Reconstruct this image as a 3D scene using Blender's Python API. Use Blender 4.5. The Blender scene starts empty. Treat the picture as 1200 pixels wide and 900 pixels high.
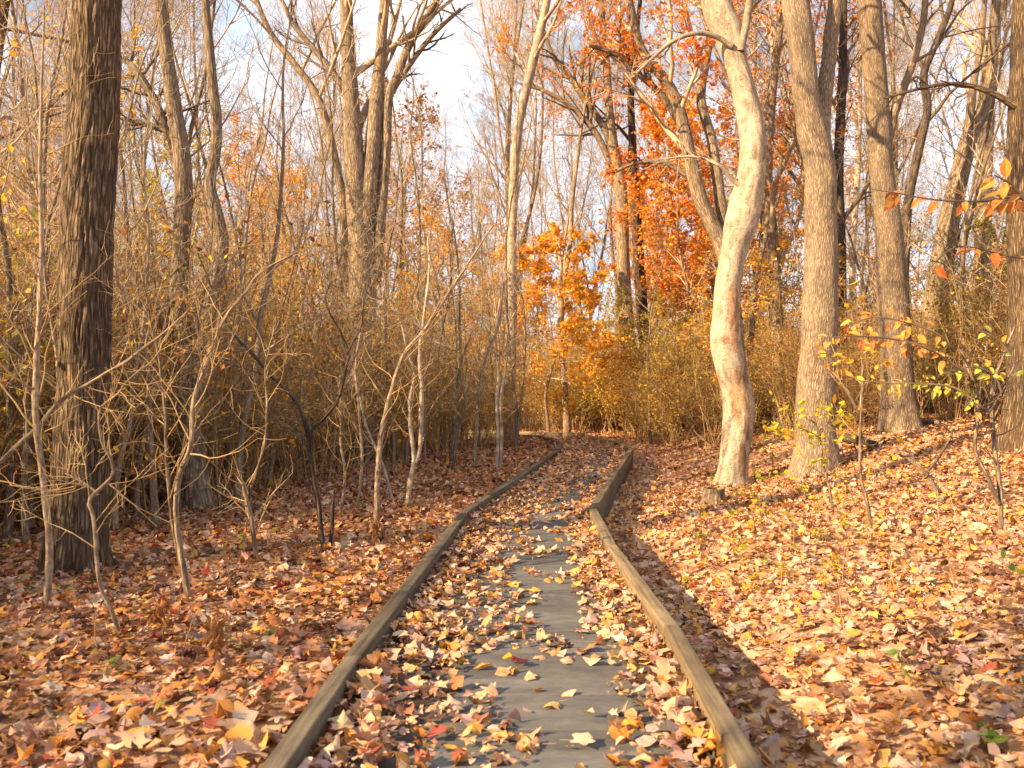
import bpy, math, random
import numpy as np
from mathutils import Vector

# ------------------------------------------------------------------ camera, sky, sun, exposure
SC = bpy.context.scene
COL = SC.collection
SEED = 11
rng = np.random.default_rng(SEED)
CAM_H, FOC = 1.45, 1000.0            # eye height over the deck; focal length for a 1200 px wide picture

cam_d = bpy.data.cameras.new("camera")
cam = bpy.data.objects.new("camera", cam_d)
COL.objects.link(cam)
cam.location = (0, 0, CAM_H)
cam.rotation_euler = (math.radians(90), 0, 0)
cam_d.sensor_width = 36.0
cam_d.lens = 36.0 * FOC / 1200.0
cam_d.clip_end = 2000
cam_d.dof.use_dof = True
cam_d.dof.focus_distance = 10.5
cam_d.dof.aperture_fstop = 3.6
SC.camera = cam

SUN_EL, SUN_AZ = math.radians(27), math.radians(60)     # azimuth measured from straight behind the camera to the left
sun_dir = Vector((-math.sin(SUN_AZ) * math.cos(SUN_EL), -math.cos(SUN_AZ) * math.cos(SUN_EL), math.sin(SUN_EL)))
sd = bpy.data.lights.new("sun", 'SUN')
sd.energy = 5.0
sd.angle = math.radians(0.5)
sd.color = (1.0, 0.74, 0.42)
sun = bpy.data.objects.new("sun", sd)
sun.rotation_euler = sun_dir.to_track_quat('Z', 'Y').to_euler()
sun.location = (0, 0, 60)
COL.objects.link(sun)

W = bpy.data.worlds.new("World")
SC.world = W
W.use_nodes = True
nt = W.node_tree
nt.nodes.clear()
wo = nt.nodes.new('ShaderNodeOutputWorld')
bg = nt.nodes.new('ShaderNodeBackground')
bg.inputs['Strength'].default_value = 0.05
sky = nt.nodes.new('ShaderNodeTexSky')
sky.sky_type = 'NISHITA'
sky.sun_disc = False
sky.sun_elevation = SUN_EL
sky.sun_rotation = math.atan2(sun_dir.x, sun_dir.y)
sky.air_density = 1.0
sky.dust_density = 2.0
tc = nt.nodes.new('ShaderNodeTexCoord')
mp = nt.nodes.new('ShaderNodeMapping')
mp.inputs['Scale'].default_value = (2.2, 2.2, 4.5)
nz = nt.nodes.new('ShaderNodeTexNoise')
nz.inputs['Scale'].default_value = 1.6
nz.inputs['Detail'].default_value = 7
nz.inputs['Roughness'].default_value = 0.6
cr = nt.nodes.new('ShaderNodeValToRGB')
cr.color_ramp.elements[0].position = 0.36
cr.color_ramp.elements[1].position = 0.66
cr.color_ramp.elements[0].color = (0.18, 0.18, 0.18, 1)
cr.color_ramp.elements[1].color = (0.95, 0.95, 0.95, 1)
mx = nt.nodes.new('ShaderNodeMix')
mx.data_type = 'RGBA'
mx.inputs['B'].default_value = (11.0, 12.0, 13.6, 1)         # thin bright cloud veil
nt.links.new(tc.outputs['Generated'], mp.inputs['Vector'])
nt.links.new(mp.outputs['Vector'], nz.inputs['Vector'])
nt.links.new(nz.outputs['Fac'], cr.inputs['Fac'])
nt.links.new(cr.outputs['Color'], mx.inputs['Factor'])
nt.links.new(sky.outputs['Color'], mx.inputs['A'])
nt.links.new(mx.outputs['Result'], bg.inputs['Color'])
nt.links.new(bg.outputs['Background'], wo.inputs['Surface'])

SC.view_settings.view_transform = 'Standard'
SC.view_settings.look = 'None'
SC.view_settings.gamma = 1.0
SC.view_settings.exposure = 1.48
SC.render.engine = 'CYCLES'
SC.cycles.max_bounces = 6
SC.cycles.diffuse_bounces = 3
SC.cycles.transmission_bounces = 3
SC.cycles.glossy_bounces = 2
SC.cycles.use_denoising = True

# ------------------------------------------------------------------ mesh helpers
def nrm(v):
    return v / np.maximum(np.linalg.norm(v, axis=-1, keepdims=True), 1e-9)

class Geo:
    """collects vertices, faces and per-vertex attributes and links them as one mesh"""
    def __init__(self):
        self.v, self.f3, self.f4, self.c, self.t, self.n = [], [], [], [], [], 0
    def add(self, v, f, col=None, tcs=None):
        v = np.asarray(v, float).reshape(-1, 3)
        f = np.asarray(f, int)
        (self.f3 if f.shape[1] == 3 else self.f4).append(f + self.n)
        self.v.append(v)
        self.c.append(np.ones((len(v), 3)) if col is None else np.asarray(col, float).reshape(-1, 3))
        self.t.append(v if tcs is None else np.asarray(tcs, float).reshape(-1, 3))
        self.n += len(v)
    def mesh(self, name, mat, smooth=True):
        me = bpy.data.meshes.new(name)
        if self.n:
            v = np.concatenate(self.v)
            f3 = np.concatenate(self.f3) if self.f3 else np.zeros((0, 3), int)
            f4 = np.concatenate(self.f4) if self.f4 else np.zeros((0, 4), int)
            me.vertices.add(len(v))
            me.vertices.foreach_set('co', v.astype(np.float32).ravel())
            nl = f3.size + f4.size
            me.loops.add(nl)
            me.loops.foreach_set('vertex_index', np.concatenate([f3.ravel(), f4.ravel()]).astype(np.int32))
            npoly = len(f3) + len(f4)
            me.polygons.add(npoly)
            tot = np.concatenate([np.full(len(f3), 3), np.full(len(f4), 4)]).astype(np.int32)
            st = np.concatenate([[0], np.cumsum(tot)[:-1]]).astype(np.int32)
            me.polygons.foreach_set('loop_start', st)
            me.polygons.foreach_set('use_smooth', np.full(npoly, smooth))
            c = np.concatenate(self.c)
            a = me.attributes.new('Col', 'FLOAT_COLOR', 'POINT')
            a.data.foreach_set('color', np.concatenate([c, np.ones((len(c), 1))], 1).astype(np.float32).ravel())
            b = me.attributes.new('tc', 'FLOAT_VECTOR', 'POINT')
            b.data.foreach_set('vector', np.concatenate(self.t).astype(np.float32).ravel())
            me.update(calc_edges=True)
        me.materials.append(mat)
        return me

def link(name, data, parent=None):
    o = bpy.data.objects.new(name, data)
    COL.objects.link(o)
    if parent is not None:
        o.parent = parent
    return o

def tag(o, label=None, cat=None, group=None, kind=None):
    if label: o['label'] = label
    if cat: o['category'] = cat
    if group: o['group'] = group
    if kind: o['kind'] = kind
    return o

def empty(name, loc=(0, 0, 0), label=None, cat=None, group=None):
    o = bpy.data.objects.new(name, None)
    COL.objects.link(o)
    o.location = loc
    o.empty_display_size = 0.2
    return tag(o, label, cat, group)

def copy_thing(root, loc, rz=0.0, sc=1.0, label=None, group=None):
    r = root.copy()
    COL.objects.link(r)
    r.location = loc
    r.rotation_euler = (0, 0, rz)
    r.scale = (sc, sc, sc)
    if label: r['label'] = label
    if group: r['group'] = group
    for ch in root.children:
        c = ch.copy()
        COL.objects.link(c)
        c.parent = r
        for g in ch.children:
            d = g.copy()
            COL.objects.link(d)
            d.parent = c
    return r

def resample(P, R, n):
    """Catmull-Rom through the given points, n points evenly spaced"""
    P = np.asarray(P, float); R = np.asarray(R, float)
    A = np.concatenate([P, R[:, None]], 1)
    E = np.concatenate([[2 * A[0] - A[1]], A, [2 * A[-1] - A[-2]]])
    out = []
    for i in range(len(A) - 1):
        p0, p1, p2, p3 = E[i], E[i + 1], E[i + 2], E[i + 3]
        t = np.linspace(0, 1, 20, endpoint=False)[:, None]
        out.append(0.5 * (2 * p1 + (p2 - p0) * t + (2 * p0 - 5 * p1 + 4 * p2 - p3) * t ** 2 + (3 * p1 - p0 - 3 * p2 + p3) * t ** 3))
    out.append(A[-1:])
    D = np.concatenate(out)
    s = np.concatenate([[0], np.cumsum(np.linalg.norm(np.diff(D[:, :3], axis=0), axis=1))])
    q = np.linspace(0, s[-1], n)
    Q = np.stack([np.interp(q, s, D[:, k]) for k in range(4)], 1)
    return Q[:, :3], np.maximum(Q[:, 3], 0.001)

def tubes(g, P, R, k, col=None, mod=None, cap=False):
    """P (B,n,3) polylines, R (B,n) radii, k sides"""
    P = np.asarray(P, float); R = np.asarray(R, float)
    if P.ndim == 2: P, R = P[None], R[None]
    B, n, _ = P.shape
    if B == 0: return
    T = np.empty_like(P)
    T[:, 1:-1] = P[:, 2:] - P[:, :-2]
    T[:, 0] = P[:, 1] - P[:, 0]
    T[:, -1] = P[:, -1] - P[:, -2]
    T = nrm(T)
    m = nrm(P[:, -1] - P[:, 0])
    ref = np.where(np.abs(m[:, 2:3]) > 0.7, np.array([[0., 1., 0.]]), np.array([[0., 0., 1.]]))
    N = nrm(ref[:, None] - (ref[:, None] * T).sum(-1, keepdims=True) * T)
    Bn = np.cross(T, N)
    th = np.arange(k) * 2 * np.pi / k
    s = np.concatenate([np.zeros((B, 1)), np.cumsum(np.linalg.norm(np.diff(P, axis=1), axis=2), 1)], 1)
    rad = np.repeat(R[:, :, None], k, 2)
    if mod is not None:
        rad = rad * mod(th[None, None, :], s[:, :, None], R[:, :, None])
    c, sn = np.cos(th)[None, None, :, None], np.sin(th)[None, None, :, None]
    V = P[:, :, None] + rad[..., None] * (c * N[:, :, None] + sn * Bn[:, :, None])
    tcs = np.stack([R[:, :1, None] * np.cos(th) + 0 * rad, R[:, :1, None] * np.sin(th) + 0 * rad, s[:, :, None] + 0 * rad], -1)
    i = np.arange(n - 1)[:, None] * k
    a = np.arange(k)[None]; b = (np.arange(k)[None] + 1) % k
    F = np.stack([i + a, i + b, i + k + b, i + k + a], -1).reshape(-1, 4)
    F = (F[None] + (np.arange(B) * n * k)[:, None, None]).reshape(-1, 4)
    cc = None if col is None else np.broadcast_to(np.asarray(col, float), (V.size // 3, 3))
    g.add(V, F, cc, tcs)
    if cap:
        for e in (0, n - 1):
            ctr = P[:, e]
            base = g.n
            ring = V[:, e]
            v = np.concatenate([ring, ctr[:, None]], 1)
            idx = np.stack([np.arange(k), (np.arange(k) + 1) % k, np.full(k, k)], -1)
            f = (idx[None] + (np.arange(B) * (k + 1))[:, None, None]).reshape(-1, 3)
            g.add(v, f)

def sprout(P, R, per, r, t0=0.25, t1=1.0, ang=45, ang_sd=12, ratio=0.5, sd=0.2, npts=6, wander=0.12, up=0.05, rr=0.55, rend=0.35, taper=0.4, L=None, rmin=0.003):
    """children of a batch of branches, all at once"""
    B, n, _ = P.shape
    t = t0 + (t1 - t0) * (np.arange(per)[None] + r.random((B, per))) / per
    f = t * (n - 1)
    i = np.clip(f.astype(int), 0, n - 2)
    w = (f - i)[..., None]
    bi = np.arange(B)[:, None]
    S = P[bi, i] * (1 - w) + P[bi, i + 1] * w
    T = nrm(P[bi, i + 1] - P[bi, i])
    r0 = R[bi, i] * (1 - w[..., 0]) + R[bi, i + 1] * w[..., 0]
    pl = np.linalg.norm(np.diff(P, axis=1), axis=2).sum(1)[:, None]
    v = r.normal(size=T.shape)
    v = nrm(v - (v * T).sum(-1, keepdims=True) * T)
    a = np.radians(ang + ang_sd * r.normal(size=t.shape))[..., None]
    d = np.cos(a) * T + np.sin(a) * v
    LL = (pl * ratio if L is None else L) * (1 - taper * t) * np.clip(1 + sd * r.normal(size=t.shape), 0.3, 2)
    step = (LL / (npts - 1))[..., None]
    pts = [S]
    p = S
    for k in range(1, npts):
        d = nrm(d + wander * r.normal(size=d.shape) + np.array([0, 0, up]))
        p = p + d * step
        pts.append(p)
    Q = np.stack(pts, 2).reshape(B * per, npts, 3)
    q0 = np.maximum(r0 * rr, rmin)
    rad = q0[..., None] * np.linspace(1, rend, npts)
    return Q, np.maximum(rad, rmin * 0.6).reshape(B * per, npts)

# leaf shapes: outline + centre, fan triangles, in the xy plane, stalk end at -y
def fan(outline):
    o = np.array(outline, float)
    v = np.concatenate([[[0.0, -0.05]], o])
    n = len(o)
    f = np.array([[0, 1 + i, 1 + (i + 1) % n] for i in range(n)])
    return v, f
STAR = fan([(0.03, -.5), (.42, -.38), (.30, -.12), (.56, .10), (.24, .16), (.16, .28), (0, .58), (-.16, .28), (-.24, .16), (-.56, .10), (-.30, -.12), (-.42, -.38), (-.03, -.5)])
MAPLE = fan([(0.03, -.46), (.30, -.44), (.46, -.26), (.34, -.08), (.57, .14), (.33, .20), (.22, .26), (.12, .44), (0, .6), (-.15, .40), (-.20, .24), (-.40, .22), (-.53, .06), (-.32, -.1), (-.44, -.30), (-.26, -.42)])
OAK = fan([(0.02, -.6), (.14, -.34), (.10, -.2), (.30, -.02), (.18, .12), (.30, .32), (.12, .36), (0, .58), (-.12, .36), (-.30, .32), (-.18, .12), (-.30, -.02), (-.10, -.2), (-.14, -.34)])
BEECH = fan([(0, -.6), (.2, -.32), (.29, -.02), (.21, .3), (0, .6), (-.21, .3), (-.29, -.02), (-.2, -.32)])
ROUGH = fan([(0.05, -.5), (.46, -.2), (.3, .22), (0.04, .5), (-.34, .26), (-.44, -.16)])
DIAMOND = (np.array([(0, -.5), (.34, .02), (0, .55), (-.34, .02)], float), np.array([[0, 1, 2], [0, 2, 3]]))

def leaves(g, shape, pos, size, normal, r, col, curl=0.5, spin=None):
    v2, f = shape
    N = len(pos)
    if N == 0: return
    normal = nrm(normal)
    a = r.random(N) * 2 * np.pi if spin is None else spin
    h = np.where(np.abs(normal[:, 2:3]) > 0.9, np.array([[1., 0, 0]]), np.array([[0., 0, 1]]))
    U0 = nrm(np.cross(h, normal)); V0 = np.cross(normal, U0)
    ca, sa = np.cos(a)[:, None], np.sin(a)[:, None]
    U = ca * U0 + sa * V0; V = -sa * U0 + ca * V0
    x = v2[:, 0][None]; y = v2[:, 1][None]
    asp = 1 + 0.14 * r.normal(size=(N, 1))
    c = curl * r.normal(size=(N, 3))
    z = c[:, :1] * x * x * 1.6 + c[:, 1:2] * y * y + c[:, 2:] * x * y + np.abs(x) * 0.35 * curl * r.normal(size=(N, 1))
    z = z + 0.05 * curl * r.normal(size=z.shape)
    s = np.asarray(size)[:, None, None]
    P = pos[:, None] + s * ((x * asp)[..., None] * U[:, None] + (y + 0 * x * asp)[..., None] * V[:, None] + z[..., None] * normal[:, None])
    F = (f[None] + (np.arange(N) * len(v2))[:, None, None]).reshape(-1, 3)
    cc = np.repeat(col[:, None], len(v2), 1)
    cc = cc * (1 + 0.10 * r.normal(size=(N, len(v2), 1)))
    g.add(P, F, np.clip(cc, 0.01, 1))

def pick(r, palette, n, jit=0.14):
    c = np.array([p[1] for p in palette]); w = np.array([p[0] for p in palette], float)
    k = c[r.choice(len(c), n, p=w / w.sum())]
    return np.clip(k * (1 + jit * r.normal(size=(n, 1))) * (1 + 0.06 * r.normal(size=(n, 3))), 0.01, 0.9)

# ------------------------------------------------------------------ materials
def newmat(name):
    m = bpy.data.materials.new(name)
    m.use_nodes = True
    t = m.node_tree
    t.nodes.clear()
    out = t.nodes.new('ShaderNodeOutputMaterial')
    return m, t, out

def N(t, kind, **kw):
    n = t.nodes.new(kind)
    for k, v in kw.items():
        if k in n.inputs: n.inputs[k].default_value = v
        else: setattr(n, k, v)
    return n

def ramp(t, stops):
    r = t.nodes.new('ShaderNodeValToRGB')
    e = r.color_ramp.elements
    while len(e) < len(stops): e.new(0.5)
    for i, (p, c) in enumerate(stops):
        e[i].position = p
        e[i].color = (c[0], c[1], c[2], 1)
    return r

def mapped(t, scale, attr='tc'):
    if attr:
        a = N(t, 'ShaderNodeAttribute', attribute_name=attr); o = a.outputs['Vector']
    else:
        a = N(t, 'ShaderNodeTexCoord'); o = a.outputs['Object']
    m = N(t, 'ShaderNodeMapping', Scale=scale)
    t.links.new(o, m.inputs['Vector'])
    return m.outputs['Vector']

def bark_mat(name, dark, mid, light, furrow=14.0, stretch=0.16, bump=0.6, patch=None, bdist=0.02, crack=0.0, speck=0.0, pscale=1.0):
    m, t, out = newmat(name)
    L = t.links.new
    b = N(t, 'ShaderNodeBsdfPrincipled', Roughness=0.9)
    b.inputs['Specular IOR Level'].default_value = 0.15
    v1 = mapped(t, (furrow, furrow, furrow * stretch))
    n1 = N(t, 'ShaderNodeTexNoise', Scale=1.0, Detail=6.0, Roughness=0.62, Distortion=0.6)
    L(v1, n1.inputs['Vector'])
    v2 = mapped(t, (1.6, 1.6, 0.9))
    n2 = N(t, 'ShaderNodeTexNoise', Scale=1.5, Detail=5.0, Roughness=0.65)
    L(v2, n2.inputs['Vector'])
    v3 = mapped(t, (55, 55, 30))
    n3 = N(t, 'ShaderNodeTexNoise', Scale=1.0, Detail=3.0)
    L(v3, n3.inputs['Vector'])
    r1 = ramp(t, [(0.34, dark), (0.5, mid), (0.66, light)])
    L(n1.outputs['Fac'], r1.inputs['Fac'])
    r2 = ramp(t, [(0.35, (0.72, 0.72, 0.74)), (0.65, (1.18, 1.14, 1.08))])
    L(n2.outputs['Fac'], r2.inputs['Fac'])
    mu = N(t, 'ShaderNodeMix', data_type='RGBA', blend_type='MULTIPLY')
    mu.inputs['Factor'].default_value = 1.0
    L(r1.outputs['Color'], mu.inputs['A']); L(r2.outputs['Color'], mu.inputs['B'])
    cur = mu.outputs['Result']
    r3 = ramp(t, [(0.3, (0.8, 0.8, 0.8)), (0.7, (1.15, 1.15, 1.15))])
    L(n3.outputs['Fac'], r3.inputs['Fac'])
    m3 = N(t, 'ShaderNodeMix', data_type='RGBA', blend_type='MULTIPLY')
    m3.inputs['Factor'].default_value = 1.0
    L(cur, m3.inputs['A']); L(r3.outputs['Color'], m3.inputs['B'])
    cur = m3.outputs['Result']
    if patch is not None:               # lichen or pale blotches
        vp = mapped(t, (7 * pscale, 7 * pscale, 4.5 * pscale))
        npn = N(t, 'ShaderNodeTexNoise', Scale=1.0, Detail=6.0, Roughness=0.7)
        L(vp, npn.inputs['Vector'])
        rp = ramp(t, [(0.54, (0, 0, 0)), (0.62, (1, 1, 1))])
        L(npn.outputs['Fac'], rp.inputs['Fac'])
        mp_ = N(t, 'ShaderNodeMix', data_type='RGBA')
        mp_.inputs['B'].default_value = (*patch, 1)
        sc = N(t, 'ShaderNodeMath', operation='MULTIPLY'); sc.inputs[1].default_value = 0.6
        L(rp.outputs['Color'], sc.inputs[0]); L(sc.outputs[0], mp_.inputs['Factor'])
        L(cur, mp_.inputs['A'])
        cur = mp_.outputs['Result']
    hgt = n1.outputs['Fac']
    if crack:                           # furrows between plates
        wv = N(t, 'ShaderNodeMix', data_type='RGBA'); wv.inputs['Factor'].default_value = 0.35
        vq = mapped(t, (furrow, furrow, furrow * stretch * 1.3))
        nq = N(t, 'ShaderNodeTexNoise', Scale=1.3, Detail=4.0); L(vq, nq.inputs['Vector'])
        L(vq, wv.inputs['A']); L(nq.outputs['Color'], wv.inputs['B'])
        vr = N(t, 'ShaderNodeTexVoronoi', Scale=1.5, feature='DISTANCE_TO_EDGE')
        L(wv.outputs['Result'], vr.inputs['Vector'])
        rc = ramp(t, [(0.0, (1 - crack,) * 3), (0.09, (1 - crack * .75,) * 3), (0.22, (1, 1, 1)), (0.6, (1.12, 1.12, 1.12))])
        L(vr.outputs['Distance'], rc.inputs['Fac'])
        mc = N(t, 'ShaderNodeMix', data_type='RGBA', blend_type='MULTIPLY'); mc.inputs['Factor'].default_value = 1
        L(cur, mc.inputs['A']); L(rc.outputs['Color'], mc.inputs['B'])
        cur = mc.outputs['Result']
        hs = N(t, 'ShaderNodeMath', operation='MULTIPLY_ADD'); hs.inputs[1].default_value = 0.6
        L(hgt, hs.inputs[0]); L(rc.outputs['Color'], hs.inputs[2])
        hgt = hs.outputs[0]
    if speck:                           # short dark flecks running round the trunk
        vs = mapped(t, (16, 16, 60))
        ns = N(t, 'ShaderNodeTexNoise', Scale=1.0, Detail=3.0, Roughness=0.6); L(vs, ns.inputs['Vector'])
        rk = ramp(t, [(0.34, (1 - speck,) * 3), (0.46, (1, 1, 1))])
        L(ns.outputs['Fac'], rk.inputs['Fac'])
        mk = N(t, 'ShaderNodeMix', data_type='RGBA', blend_type='MULTIPLY'); mk.inputs['Factor'].default_value = 1
        L(cur, mk.inputs['A']); L(rk.outputs['Color'], mk.inputs['B'])
        cur = mk.outputs['Result']
    at = N(t, 'ShaderNodeAttribute', attribute_name='Col')
    m4 = N(t, 'ShaderNodeMix', data_type='RGBA', blend_type='MULTIPLY')
    m4.inputs['Factor'].default_value = 1.0
    L(cur, m4.inputs['A']); L(at.outputs['Color'], m4.inputs['B'])
    oi = N(t, 'ShaderNodeObjectInfo')
    mr = N(t, 'ShaderNodeMapRange'); mr.inputs['To Min'].default_value = 0.8; mr.inputs['To Max'].default_value = 1.2
    L(oi.outputs['Random'], mr.inputs['Value'])
    vm = N(t, 'ShaderNodeVectorMath', operation='SCALE')
    L(m4.outputs['Result'], vm.inputs[0]); L(mr.outputs['Result'], vm.inputs['Scale'])
    L(vm.outputs['Vector'], b.inputs['Base Color'])
    bp = N(t, 'ShaderNodeBump', Strength=bump, Distance=bdist)
    ad = N(t, 'ShaderNodeMath', operation='MULTIPLY_ADD'); ad.inputs[1].default_value = 0.25
    L(n3.outputs['Fac'], ad.inputs[0]); L(hgt, ad.inputs[2])
    L(ad.outputs[0], bp.inputs['Height'])
    L(bp.outputs['Normal'], b.inputs['Normal'])
    L(b.outputs['BSDF'], out.inputs['Surface'])
    return m

def twig_mat(name, a, bcol):
    m, t, out = newmat(name)
    L = t.links.new
    b = N(t, 'ShaderNodeBsdfPrincipled', Roughness=0.75)
    b.inputs['Specular IOR Level'].default_value = 0.25
    v = mapped(t, (3, 3, 3), None)
    n = N(t, 'ShaderNodeTexNoise', Scale=2.0, Detail=4.0)
    L(v, n.inputs['Vector'])
    r = ramp(t, [(0.35, a), (0.65, bcol)])
    L(n.outputs['Fac'], r.inputs['Fac'])
    oi = N(t, 'ShaderNodeObjectInfo')
    mr = N(t, 'ShaderNodeMapRange'); mr.inputs['To Min'].default_value = 0.75; mr.inputs['To Max'].default_value = 1.25
    L(oi.outputs['Random'], mr.inputs['Value'])
    vm = N(t, 'ShaderNodeVectorMath', operation='SCALE')
    L(r.outputs['Color'], vm.inputs[0]); L(mr.outputs['Result'], vm.inputs['Scale'])
    L(vm.outputs['Vector'], b.inputs['Base Color'])
    L(b.outputs['BSDF'], out.inputs['Surface'])
    return m

def leaf_mat(name, trans=0.35, use_obj=False, gloss=0.3):
    m, t, out = newmat(name)
    L = t.links.new
    b = N(t, 'ShaderNodeBsdfPrincipled', Roughness=0.6)
    b.inputs['Specular IOR Level'].default_value = gloss
    if use_obj:
        src = N(t, 'ShaderNodeObjectInfo').outputs['Color']
    else:
        src = N(t, 'ShaderNodeAttribute', attribute_name='Col').outputs['Color']
    v = mapped(t, (40, 40, 40), None)
    n = N(t, 'ShaderNodeTexNoise', Scale=1.0, Detail=4.0)
    L(v, n.inputs['Vector'])
    r = ramp(t, [(0.3, (0.7, 0.66, 0.62)), (0.6, (1.12, 1.12, 1.12))])
    L(n.outputs['Fac'], r.inputs['Fac'])
    mu = N(t, 'ShaderNodeMix', data_type='RGBA', blend_type='MULTIPLY')
    mu.inputs['Factor'].default_value = 1.0
    L(src, mu.inputs['A']); L(r.outputs['Color'], mu.inputs['B'])
    L(mu.outputs['Result'], b.inputs['Base Color'])
    tr = N(t, 'ShaderNodeBsdfTranslucent')
    L(mu.outputs['Result'], tr.inputs['Color'])
    ms = N(t, 'ShaderNodeMixShader', Fac=trans)
    L(b.outputs['BSDF'], ms.inputs[1]); L(tr.outputs['BSDF'], ms.inputs[2])
    L(ms.outputs['Shader'], out.inputs['Surface'])
    return m

M = {}
M['oak'] = bark_mat('oak_bark', (0.12, 0.078, 0.048), (0.235, 0.16, 0.10), (0.32, 0.225, 0.145), furrow=30, stretch=0.13, bump=1.0, crack=0.6, bdist=0.03)
M['pale'] = bark_mat('pale_bark', (0.26, 0.195, 0.135), (0.405, 0.325, 0.24), (0.50, 0.42, 0.325), furrow=9, stretch=0.6, bump=0.5, patch=(0.22, 0.185, 0.13), speck=0.5, pscale=1.5)
M['beige'] = bark_mat('beige_bark', (0.22, 0.15, 0.095), (0.36, 0.265, 0.18), (0.44, 0.34, 0.245), furrow=32, stretch=0.2, bump=0.9, bdist=0.02, crack=0.45)
M['grey'] = bark_mat('grey_bark', (0.16, 0.11, 0.07), (0.29, 0.21, 0.14), (0.40, 0.31, 0.22), furrow=22, stretch=0.2, bump=0.7, patch=(0.40, 0.34, 0.26), crack=0.45)
M['darkbark'] = bark_mat('dark_bark', (0.045, 0.032, 0.024), (0.11, 0.08, 0.06), (0.19, 0.145, 0.11), furrow=18, stretch=0.2, bump=0.5, crack=0.4)
M['tan'] = bark_mat('tan_bark', (0.20, 0.14, 0.09), (0.34, 0.25, 0.17), (0.46, 0.36, 0.265), furrow=24, stretch=0.3, bump=0.5, crack=0.3, speck=0.3)
M['twig'] = twig_mat('grey_twigs', (0.28, 0.195, 0.12), (0.50, 0.38, 0.25))
M['twig_dark'] = twig_mat('dark_twigs', (0.09, 0.062, 0.045), (0.20, 0.14, 0.10))
M['stem'] = twig_mat('shrub_stems', (0.27, 0.16, 0.065), (0.48, 0.315, 0.15))
M['leaf'] = leaf_mat('tree_leaves', 0.52)
M['litter'] = leaf_mat('fallen_leaves', 0.15, gloss=0.2)
M['leafobj'] = leaf_mat('single_leaf', 0.2, use_obj=True, gloss=0.25)

PAL_LITTER = [(34, (0.57, 0.345, 0.215)), (22, (0.50, 0.27, 0.135)), (20, (0.64, 0.275, 0.06)), (11, (0.30, 0.13, 0.065)), (4, (0.66, 0.36, 0.07)), (14, (0.64, 0.42, 0.29)), (2, (0.34, 0.085, 0.045)), (9, (0.48, 0.30, 0.25)), (7, (0.15, 0.07, 0.04))]
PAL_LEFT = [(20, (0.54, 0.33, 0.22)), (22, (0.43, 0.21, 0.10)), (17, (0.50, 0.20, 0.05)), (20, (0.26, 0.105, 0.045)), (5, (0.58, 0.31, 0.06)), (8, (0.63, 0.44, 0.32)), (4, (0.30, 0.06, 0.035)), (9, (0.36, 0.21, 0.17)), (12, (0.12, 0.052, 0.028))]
PAL_ORANGE = [(5, (0.82, 0.29, 0.03)), (4, (0.84, 0.38, 0.04)), (2, (0.70, 0.18, 0.03)), (1.5, (0.82, 0.50, 0.06))]
PAL_RED = [(4, (0.74, 0.22, 0.035)), (6, (0.80, 0.31, 0.05)), (1, (0.62, 0.13, 0.03))]
PAL_YELLOW = [(5, (0.80, 0.45, 0.05)), (4, (0.78, 0.34, 0.035)), (2, (0.68, 0.48, 0.08))]
PAL_GOLD = [(5, (0.86, 0.52, 0.04)), (3, (0.70, 0.50, 0.06)), (2, (0.85, 0.38, 0.03))]
PAL_OLIVE = [(5, (0.46, 0.38, 0.06)), (3, (0.34, 0.33, 0.06)), (2, (0.60, 0.42, 0.06))]
PAL_RUST = [(4, (0.42, 0.19, 0.06)), (3, (0.55, 0.27, 0.07)), (2, (0.30, 0.14, 0.06))]

# ------------------------------------------------------------------ the boardwalk's course and the ground
LPTS = np.array([(-1.05, -4), (-.90, .8), (-.765, 4.1), (-.48, 8.78), (.22, 12.8), (.93, 16.9), (1.08, 19.2), (.75, 21.6), (-1.2, 22.7), (-7, 23.4)])
RPTS = np.array([(.62, -4), (.765, 1.0), (.862, 4.6), (.81, 6.9), (.85, 8.95), (1.62, 13.1), (2.42, 17.3), (2.35, 19.6), (1.75, 22.7), (-.9, 24.2), (-7, 24.9)])
def xl(y): return np.interp(y, LPTS[:8, 1], LPTS[:8, 0])
def xr(y): return np.interp(y, RPTS[:9, 1], RPTS[:9, 0])
def smooth(a, b, x):
    t = np.clip((x - a) / (b - a), 0, 1)
    return t * t * (3 - 2 * t)
_wv = np.random.default_rng(5).normal(size=(10, 4))
def wobble(x, y):
    z = 0
    for a, b, c, d in _wv:
        z = z + 0.012 * np.sin(a * 1.3 * x + b * 1.3 * y + c * 5) + 0.05 * np.sin(a * 0.12 * x + b * 0.12 * y + d * 5) * smooth(18, 40, np.hypot(x, y))
    return z
def inside(x, y, m=0.0):
    a = (x > xl(y) - m) & (x < xr(y) + m) & (y < 22.6)
    b = (x < 1.9 + m) & (x > -8) & (y > np.interp(x, [-7, -1.2, .75], [23.4, 22.7, 21.6]) - m) & (y < np.interp(x, [-7, -.9, 1.75], [24.9, 24.2, 22.7]) + m)
    return a | b
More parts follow.
